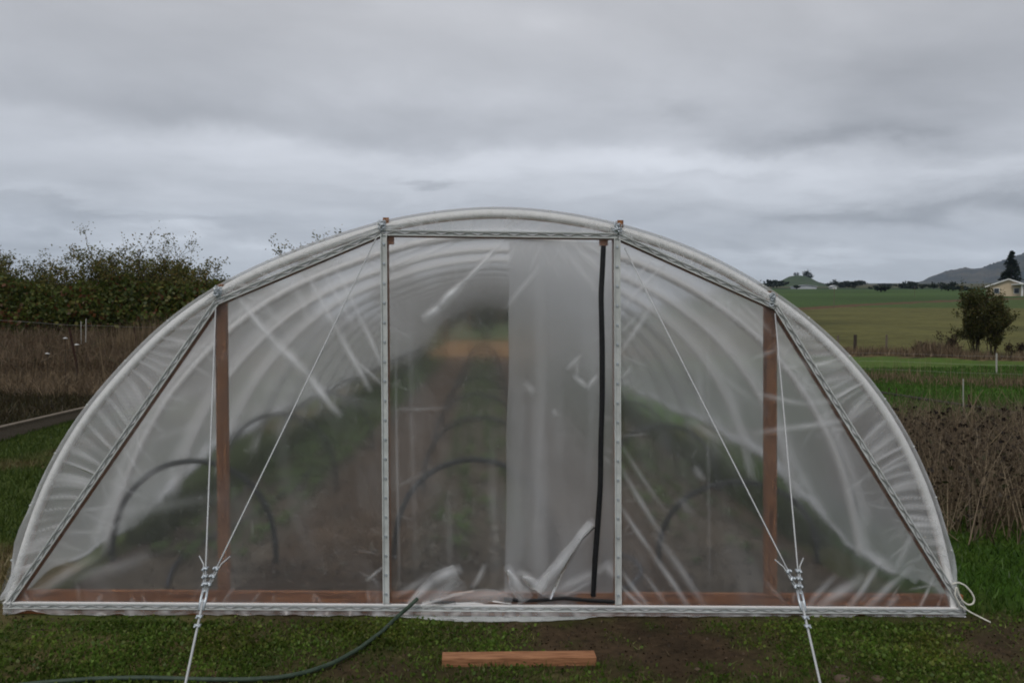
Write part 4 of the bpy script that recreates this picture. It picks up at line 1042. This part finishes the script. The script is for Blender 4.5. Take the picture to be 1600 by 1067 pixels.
# fence posts
for (px, y0, y1, r_, rad, m, lab) in ((1557, 600, 552, None, .028, 'fibre', 'pale wooden post standing on the bright green strip'), (1505, 668, 592, None, .010, 'fibre', 'thin pale rod rising over the weed tangle'),
        (1389, 620, 606, None, .018, 'rust', 'small dark stake nearest the roof on the green strip'), (1400.6, 621, 606, None, .018, 'rust', 'small dark stake, second from the roof on the green strip'), (1514, 642, 616, None, .02, 'rust', 'dark stake right of the thin pale rod'), (1525, 645, 626, None, .018, 'rust', 'short dark stake, rightmost on the green strip')):
    g = G(px, y0); Y = g.y; a = P(px, y0, Y); b = P(px, y1, Y)
    rod('fence_stake', a, b, rad, M[m], lab, 'stake', 'stakes on the green strip at right')
for (px, y1, lab) in ((1310, 524, 'weathered post nearest the roof in the far brush line'), (1337, 523, 'thick dark post second in the far brush line'), (1386, 523, 'grey post third in the far brush line')):
    g = at(px, 40); a = g; Y = g.y; b = P(px, y1, Y); rod('fence_post', a, Vector((a.x, a.y, b.z)), .045 if px != 1337 else .07, M['bark'] if px == 1337 else M['grey_wood'], lab, 'fence post', 'posts in the far brush line')
for zz in (.35, .6, .85):
    mb = MB(); A = [at(px, 27.8) + Vector((0, 0, zz)) for px in range(1320, 1720, 25)]; mb.tube(A, .0025, 4)
    tag(mb.build('fence_wire', M['fibre'], None), {.35: 'lowest wire strung across the green strip at right', .6: 'middle wire strung across the green strip at right', .85: 'topmost wire strung across the green strip at right'}[zz], 'wire', 'fence wires at right')
# shrubs
OL = [(.056, .064, .018), (.076, .078, .022), (.042, .046, .014), (.10, .078, .026)]
g = at(1525, 40); tree('field_shrub', g.x, g.y, P(1525, 440, g.y).z - g.z, .8, 'large dark olive shrub standing before the cream house, left and taller half', 201, 19000, .085, OL, 13, 'paired shrubs before the cream house', .15, 'shrub', crown_low=.0, hs=.62)
g = at(1551, 39.5); tree('field_shrub', g.x, g.y, P(1551, 447, g.y).z - g.z, .75, 'large dark olive shrub standing before the cream house, right half', 202, 15000, .085, OL, 11, 'paired shrubs before the cream house', .2, 'shrub', crown_low=.0, hs=.66)
RED = [(.05, .03, .02), (.04, .028, .016), (.06, .045, .025)]
for i, (px, h_, lab) in enumerate(((1478, 1.0, 'low reddish leafless bush left of the large shrubs'), (1450, .6, 'small brown bush furthest left in the far brush line'), (1590, .7, 'low brown bush right of the large shrubs'))):
    g = at(px, 39.5); tree('dry_bush', g.x, g.y, h_, 1.6, lab, 210 + i, 900, .08, RED, 6, 'brown bushes in the far brush line', .3, 'bush', crown_low=.02)
# house with gable, at about 200 m
def gable_house(name, px, r_, w, d, hw, hr, yaw, label, wall, roof, cat='house', group=None, detail=True):
    g = at(px, r_); t = thing(name, g, label, cat, group); t.rotation_euler.z = yaw
    mb = MB(); mb.add([(-w / 2, 0, -1), (w / 2, 0, -1), (w / 2, 0, hw), (0, 0, hw + hr), (-w / 2, 0, hw), (-w / 2, d, -1), (w / 2, d, -1), (w / 2, d, hw), (0, d, hw + hr), (-w / 2, d, hw)],
        [(0, 1, 2, 3, 4), (5, 9, 8, 7, 6), (0, 4, 9, 5), (1, 6, 7, 2)]); mb.build('wall', wall, t)
    mb = MB(); ov = .5
    for s in (-1, 1):
        e = Vector((s * (w / 2 + ov), 0, hw - ov * hr / (w / 2))); k = Vector((0, 0, hw + hr))
        vs = []
        for yy in (-ov, d + ov):
            for q in (k, e): vs += [Vector((q.x, yy, q.z + .02)), Vector((q.x, yy, q.z + .17))]
        mb.add(vs, [(0, 1, 3, 2), (4, 6, 7, 5), (1, 5, 7, 3), (0, 2, 6, 4), (2, 3, 7, 6), (0, 4, 5, 1)])
    mb.build('roof', roof, t)
    if detail:
        mb = MB()
        for s in (-1, 1):
            mb.beam(Vector((0, -ov - .03, hw + hr + .06)), Vector((s * (w / 2 + ov), -ov - .03, hw - ov * hr / (w / 2) + .06)), .24, .06)
        mb.build('bargeboard', M['white'], t)
        for x in (-w * .28, w * .2):
            mb = MB(); mb.box((x, -.03, hw * .55), (1.1, .06, 1.2)); wn = mb.build('window', M['white'], t)
            mb = MB(); mb.box((x, -.07, hw * .55), (.9, .04, 1.0)); mb.build('pane', M['glass'], wn)
    return t
gable_house('farm_house', 1574, 205, 7.6, 9, 2.1, 1.45, -.52, 'cream gabled house behind the large shrubs with a pale roof edge', M['wallpaint'], M['roof'], detail=True)
# carport post and lean-to right of the house
g = at(1600, 203); t = thing('porch', g, 'open porch with a white post at the right side of the cream house', 'porch'); mb = MB(); mb.box((-.6, 0, 1.2), (.3, .3, 2.4)); mb.box((2.6, 0, 1.2), (.3, .3, 2.4)); mb.build('porch_post', M['white'], t); mb = MB(); mb.box((1, 1, 2.5), (4.4, 3.4, .22)); mb.build('porch_roof', M['white'], t)
# conifer
def conifer(px, r_, toppy, w, label):
    g = at(px, r_); h = P(px, toppy, g.y).z - g.z; t = thing('fir_tree', g, label, 'tree'); rng = np.random.default_rng(5)
    mb = MB(); mb.tube([Vector((0, 0, -.5)), Vector((0, 0, h * .5)), Vector((0, 0, h * .98))], [.3, .18, .03], 8); mb.build('trunk', M['bark'], t, True)
    c = []
    for i in range(130):
        f = (i + rng.uniform(0, 1)) / 130; z = h * (.04 + .95 * f); L_ = w * (1 - f) ** .85 * rng.uniform(.7, 1.12) + .15; a = rng.uniform(0, 6.28)
        k = int(30 + 40 * (1 - f)); s = rng.uniform(.1, 1, k)
        c.append(np.stack([np.cos(a) * L_ * s + rng.normal(0, .16, k), np.sin(a) * L_ * s + rng.normal(0, .16, k), z - L_ * s * .22 + rng.normal(0, .12, k)], 1))
    c = np.concatenate(c); npmesh('crown', leaves(c, .5, rng, .4, .5), 4, M['leaf'], np.array([(.012, .022, .012), (.018, .030, .015), (.009, .015, .009)])[rng.integers(0, 3, len(c))] * rng.uniform(.8, 1.2, (len(c), 1)), t)
conifer(1578, 232, 392, 3.7, 'tall dark fir tree rising behind the cream house')
# far trees, sheds and hills
def far_tree(px, r_, w, h, label, cs, seed, group='far trees on the plain'):
    w *= .75; h *= .5
    g = at(px, r_); rng = np.random.default_rng(seed); t = thing('far_tree', g, label, 'tree', group)
    mb = MB(); mb.tube([Vector((0, 0, -1)), Vector((0, 0, h * .6))], [w * .06, w * .02], 6); mb.build('trunk', M['bark'], t)
    lob = rng.normal(0, 1, (7, 3)) * (w * .26, w * .26, h * .16) + (0, 0, h * .55)
    c = lob[rng.integers(0, 7, 520)] + rng.normal(0, 1, (520, 3)) * (w * .13, w * .13, h * .11); c[:, 2] = np.clip(c[:, 2], h * .05, h)
    npmesh('crown', leaves(c, w * .14, rng, .4, .7), 4, M['leaf'], np.array(cs)[rng.integers(0, len(cs), 520)] * rng.uniform(.75, 1.25, (520, 1)), t)
DG = [(.016, .028, .016), (.024, .036, .018), (.012, .020, .013)]
ft = [(1375.5, 300, 8, 5, 'round tree alone on the far green field'), (1480, 330, 7, 7, 'darker round tree on the plain under the mountain'), (1425, 420, 6, 4.5, 'small tree on the plain right of the long low grove'), (1440, 430, 5, 4.5, 'smaller tree on the plain left of the round one under the mountain'), (1457, 430, 6, 4.5, 'low wide tree beside the smaller plain tree'),
      (1334, 470, 7, 8, 'dark tree right of the far sheds'), (1302, 560, 6, 11, 'tall tree above the far sheds'), (1310, 560, 8, 8, 'broad tree over the far farmstead'), (1320, 560, 9, 8, 'bushy tree joined to the far farmstead grove'), (1330, 640, 9, 8, 'tree at the right of the far farmstead grove'),
      (1343, 900, 15, 11, 'flat topped grove standing on the skyline'), (1412, 480, 13, 7, 'long low grove left of the mountain foot'), (1382, 900, 15, 4, 'thin low grove on the skyline'), (1207, 560, 18, 9, 'dark trees at the left foot of the small green hill'), (1243, 440, 5, 4, 'small bush before the green hill'), (1500, 330, 8, 4, 'dim bush left of the big shrub'), (1368, 430, 5, 4.5, 'small dark tree left of the low grove'),
      (1278, 900, 8, 7, 'small tree beside the pale far buildings'), (1290, 900, 10, 5, 'low tree among the pale far buildings')]
for i, (px, r_, w, h, lab) in enumerate(ft): far_tree(px, r_, w, h, lab, DG, 300 + i)
gable_house('far_shed', 1258, 445, 11, 6, 1.3, .8, 0, 'long low pale shed at the foot of the small green hill', M['metalroof'], M['metalroof'], 'shed', 'far farm sheds', False)
gable_house('far_shed', 1303, 445, 2.2, 4, 1.2, .5, 0, 'tiny bright shed below the far farmstead grove', M['white'], M['metalroof'], 'shed', 'far farm sheds', False)
for (px, y0, y1, lab) in ((1302.5, 478, 450, 'thin pale pole standing on the far green field, left one'), (1428, 462, 447, 'thin pale pole on the far field toward the mountain')):
    r_ = 3939 / (y0 - 441); g = at(px, r_); b = P(px, y1, g.y); rod('field_pole', g, Vector((g.x, g.y, b.z)), .035, M['grey_wood'], lab, 'pole', 'poles on the far fields')
def ridge(name, prof, r0, depth, c1, c2, scale, label, ns=260, nv=30, rough=.06):
    mb = MB(); X = np.array([p[0] for p in prof]); Yp = np.array([p[1] for p in prof]); top = []
    for i in range(ns + 1):
        px = X[0] + (X[-1] - X[0]) * i / ns; py = np.interp(px, X, Yp)
        for j in range(nv + 1):
            v = j / nv * 1.7; rr = r0 + depth * v
            g = at(px, rr); gr = at(px, r0 + depth); z_top = P(px, py, gr.y).z; rise = max(0, z_top - gr.z)
            s = sstep(0, 1, v) if v < 1 else 1 - .5 * (v - 1)
            s = max(0, s + rough * 3 * mn.fractal(Vector((px * .06, v * 4, r0)), 1, 2, 4) * math.sin(math.pi * min(1, v)))
            jit = rough * rise * (mn.noise(Vector((px * .35, 1, r0))) + .5 * mn.noise(Vector((px * .9, 4, r0))))
            mb.v.append((g.x, g.y, g.z - (2 if j == 0 or i in (0, ns) else 0) + (rise + jit) * s))
    mb.f = [(i * (nv + 1) + j, (i + 1) * (nv + 1) + j, (i + 1) * (nv + 1) + j + 1, i * (nv + 1) + j + 1) for i in range(ns) for j in range(nv)]
    o = mb.build(name, basic(name + '_cover', c1, c2, scale, .95, bump=0, detail=8, stretch=(1, .35, 3.5), ctr=(.40, .62)), None, True); tag(o, label, kind='structure')
ridge('mountain', [(1425, 443), (1440, 439), (1450, 433), (1462, 429), (1475, 424), (1490, 421), (1505, 418), (1515, 420), (1530, 419), (1545, 413), (1560, 408), (1580, 402), (1600, 394), (1650, 380), (1760, 360)], 2600, 900, c3(.008, .016, .014), c3(.085, .072, .045), .014, 'wooded mountain slope on the right skyline')
ridge('hill', [(1190, 447), (1205, 444), (1220, 438), (1232, 432), (1243, 430), (1255, 431), (1262, 433), (1272, 438), (1285, 444), (1296, 447)], 700, 120, c3(.030, .055, .022), c3(.042, .068, .028), .05, 'small green round hill left on the skyline', 60, 16, .02)
hillr = 820
def on_hill(px, py, lab, w, h, seed):
    rng = np.random.default_rng(seed); g = at(px, hillr); p = P(px, py, g.y); t = thing('far_tree', (p.x, p.y, p.z - 1.5), lab, 'tree', 'far trees on the plain')
    mb = MB(); mb.tube([Vector((0, 0, -2)), Vector((0, 0, h * .7))], [w * .08, w * .03], 6); mb.build('trunk', M['bark'], t)
    c = rng.normal(0, 1, (300, 3)) * (w * .25, w * .25, h * .2) + (0, 0, h * .7); npmesh('crown', leaves(c, w * .2, rng, .4, .7), 4, M['leaf'], np.array(DG)[rng.integers(0, 3, 300)], t)
on_hill(1242, 430.5, 'left of two tiny trees on top of the green hill', 2.4, 4.0, 1); on_hill(1246.5, 430.8, 'right of two tiny trees on top of the green hill', 2.4, 4.0, 2)
on_hill(1260, 434, 'clump of trees on the right shoulder of the green hill', 6.5, 7, 3); on_hill(1265, 437, 'rounder tree lower on the right shoulder of the green hill', 5.5, 6, 4)

# ------------------------------------------------------------------ sky and light
w = bpy.data.worlds.new('World'); sc.world = w; w.use_nodes = True; nt = w.node_tree; nt.nodes.clear()
out = N(nt, 'ShaderNodeOutputWorld'); bg = N(nt, 'ShaderNodeBackground'); L(nt, bg.outputs[0], out.inputs[0])
SUN_EL, SUN_AZ = R(52), R(205)
sky = N(nt, 'ShaderNodeTexSky', sky_type='NISHITA', sun_disc=False, sun_elevation=SUN_EL, sun_rotation=SUN_AZ)
tc = N(nt, 'ShaderNodeTexCoord'); sx = N(nt, 'ShaderNodeSeparateXYZ'); L(nt, tc.outputs['Generated'], sx.inputs[0])
def mth(op, a, b=None, clamp=False):
    n = N(nt, 'ShaderNodeMath', operation=op, use_clamp=clamp)
    for i, q in enumerate((a, b)):
        if q is None: continue
        if isinstance(q, (int, float)): n.inputs[i].default_value = q
        else: L(nt, q, n.inputs[i])
    return n.outputs[0]
zc = mth('ADD', mth('MAXIMUM', sx.outputs['Z'], 0.0), .22)
cx = N(nt, 'ShaderNodeCombineXYZ'); L(nt, mth('DIVIDE', sx.outputs['X'], zc), cx.inputs[0]); L(nt, mth('DIVIDE', sx.outputs['Y'], zc), cx.inputs[1])
def noise2(scale, detail, rough, dist, off, stretch=(1, 1, 1)):
    mp = N(nt, 'ShaderNodeMapping', Location=off, Scale=stretch); L(nt, cx.outputs[0], mp.inputs['Vector'])
    n = N(nt, 'ShaderNodeTexNoise', Scale=scale, Detail=detail, Roughness=rough, Distortion=dist); L(nt, mp.outputs[0], n.inputs['Vector']); return n.outputs['Fac']
big = noise2(.55, 4, .5, .2, (3.3, 1.2, 0)); mid_ = noise2(1.5, 9, .58, .4, (7.1, 4.4, 0), (.8, 1.0, 1))
az = mth('ARCTAN2', sx.outputs['X'], sx.outputs['Y']); el = mth('ARCSINE', sx.outputs['Z'])
wn1 = noise2(1.8, 6, .6, .3, (21., 3., 0)); wn2 = noise2(2.4, 6, .6, .3, (5., 31., 0))
azw = mth('ADD', az, mth('MULTIPLY', mth('SUBTRACT', wn1, .5), .34)); elw = mth('ADD', el, mth('MULTIPLY', mth('SUBTRACT', wn2, .5), .085))
CLOUDS = [ # centre of each cloud bank as seen to the north, its half sizes in pixels of angle, and how much lighter or darker it is
 (1290, 222, 150, 24, -.26), (1420, 140, 260, 60, -.15), (1340, 335, 110, 17, -.24), (1565, 320, 100, 22, -.26), (1000, 338, 150, 12, -.08), (700, 282, 42, 7, -.20), (1560, 50, 320, 80, -.10), (260, 165, 330, 45, -.07),
 (1085, 160, 60, 18, -.10), (480, 208, 380, 24, -.09), (220, 338, 260, 9, -.10), (1150, 272, 120, 7, -.08), (60, 390, 160, 9, -.08),
 (600, 255, 520, 30, .15), (760, 160, 220, 30, .09), (1000, 250, 260, 26, .14), (262, 362, 42, 18, .20), (150, 320, 260, 12, .08), (1480, 268, 170, 12, .12), (850, 40, 70, 22, .06), (1270, 402, 260, 10, .16), (420, 388, 80, 8, .14), (60, 360, 90, 7, .10), (900, 300, 400, 10, .08)]
tot = None
for (px, py, hw_, hh_, amp) in CLOUDS:
    d = ray(px, py).normalized(); a0 = math.atan2(d.x, d.y); e0 = math.asin(d.z)
    q1 = mth('POWER', mth('ABSOLUTE', mth('MULTIPLY', mth('SUBTRACT', azw, a0), F / hw_)), 2.0); q2 = mth('POWER', mth('ABSOLUTE', mth('MULTIPLY', mth('SUBTRACT', elw, e0), F / hh_)), 2.0)
    g_ = mth('MULTIPLY', mth('POWER', 2.71828, mth('MULTIPLY', mth('ADD', q1, q2), -1.0)), amp * 1.45)
    tot = g_ if tot is None else mth('ADD', tot, g_)
st = noise2(2.6, 9, .64, .6, (1.5, 9.0, 0), (.55, 1.25, 1))
low = mth('SUBTRACT', 1.0, mth('MULTIPLY', mth('MAXIMUM', sx.outputs['Z'], 0.0), 4.2), True)
v = mth('ADD', tot, mth('MULTIPLY', mth('SUBTRACT', mid_, .5), .72)); v = mth('ADD', v, mth('MULTIPLY', mth('SUBTRACT', big, .5), .35))
v = mth('ADD', v, mth('MULTIPLY', mth('MULTIPLY', mth('SUBTRACT', st, .5), low), .75))
br = mth('MULTIPLY_ADD' if False else 'ADD', v, 1.0)
base = ramp(nt, [(0.0, (.435, .475, .53)), (.10, (.455, .475, .51)), (.20, (.475, .490, .525)), (.33, (.415, .420, .440)), (.6, (.40, .402, .42)), (1.0, (.42, .42, .43))]); L(nt, mth('MAXIMUM', sx.outputs['Z'], 0.0), base.inputs[0])
sc_ = N(nt, 'ShaderNodeVectorMath', operation='SCALE'); L(nt, base.outputs[0], sc_.inputs[0]); L(nt, br, sc_.inputs['Scale'])
sks = N(nt, 'ShaderNodeMix', data_type='RGBA', blend_type='MULTIPLY'); sks.inputs[0].default_value = 1; L(nt, sky.outputs[0], sks.inputs[6]); sks.inputs[7].default_value = (.08, .08, .08, 1)
mxs = N(nt, 'ShaderNodeMix', data_type='RGBA'); mxs.inputs[0].default_value = .95; L(nt, sks.outputs[2], mxs.inputs[6]); L(nt, sc_.outputs[0], mxs.inputs[7])
L(nt, mxs.outputs[2], bg.inputs['Color']); bg.inputs['Strength'].default_value = 1.19
sl = bpy.data.lights.new('sun', 'SUN'); sl.energy = 1.15; sl.angle = R(25); sl.color = (1, .97, .93)
so = bpy.data.objects.new('sun', sl); col.objects.link(so)
dv = Vector((math.sin(SUN_AZ) * math.cos(SUN_EL), math.cos(SUN_AZ) * math.cos(SUN_EL), math.sin(SUN_EL))); so.rotation_euler = dv.to_track_quat('Z', 'Y').to_euler(); so.location = (0, -5, 20)

sc.view_settings.view_transform = 'Standard'; sc.view_settings.look = 'None'; sc.view_settings.exposure = .14; sc.view_settings.gamma = 1
sc.render.engine = 'CYCLES'
cy = sc.cycles; cy.use_denoising = True
try: cy.denoiser = 'OPENIMAGEDENOISE'
except Exception: pass
cy.max_bounces = 10; cy.diffuse_bounces = 4; cy.transmission_bounces = 8; cy.transparent_max_bounces = 24; cy.glossy_bounces = 3
cy.sample_clamp_indirect = 6; cy.filter_width = 1.9

# ------------------------------------------------------------------ thin haze over the plain
mb = MB(); mb.box((0, 0, 0), (9000, 9000, 520)); m, nt, out = mat('haze_air')
vp = N(nt, 'ShaderNodeVolumePrincipled'); vp.inputs['Color'].default_value = (.62, .78, 1, 1); vp.inputs['Density'].default_value = .00011; vp.inputs['Anisotropy'].default_value = .2
L(nt, vp.outputs[0], out.inputs['Volume'])
o = mb.build('haze', m); o.location = (0, 0, 520 / 2 - 6); tag(o, 'thin pale haze over the whole plain', kind='stuff')
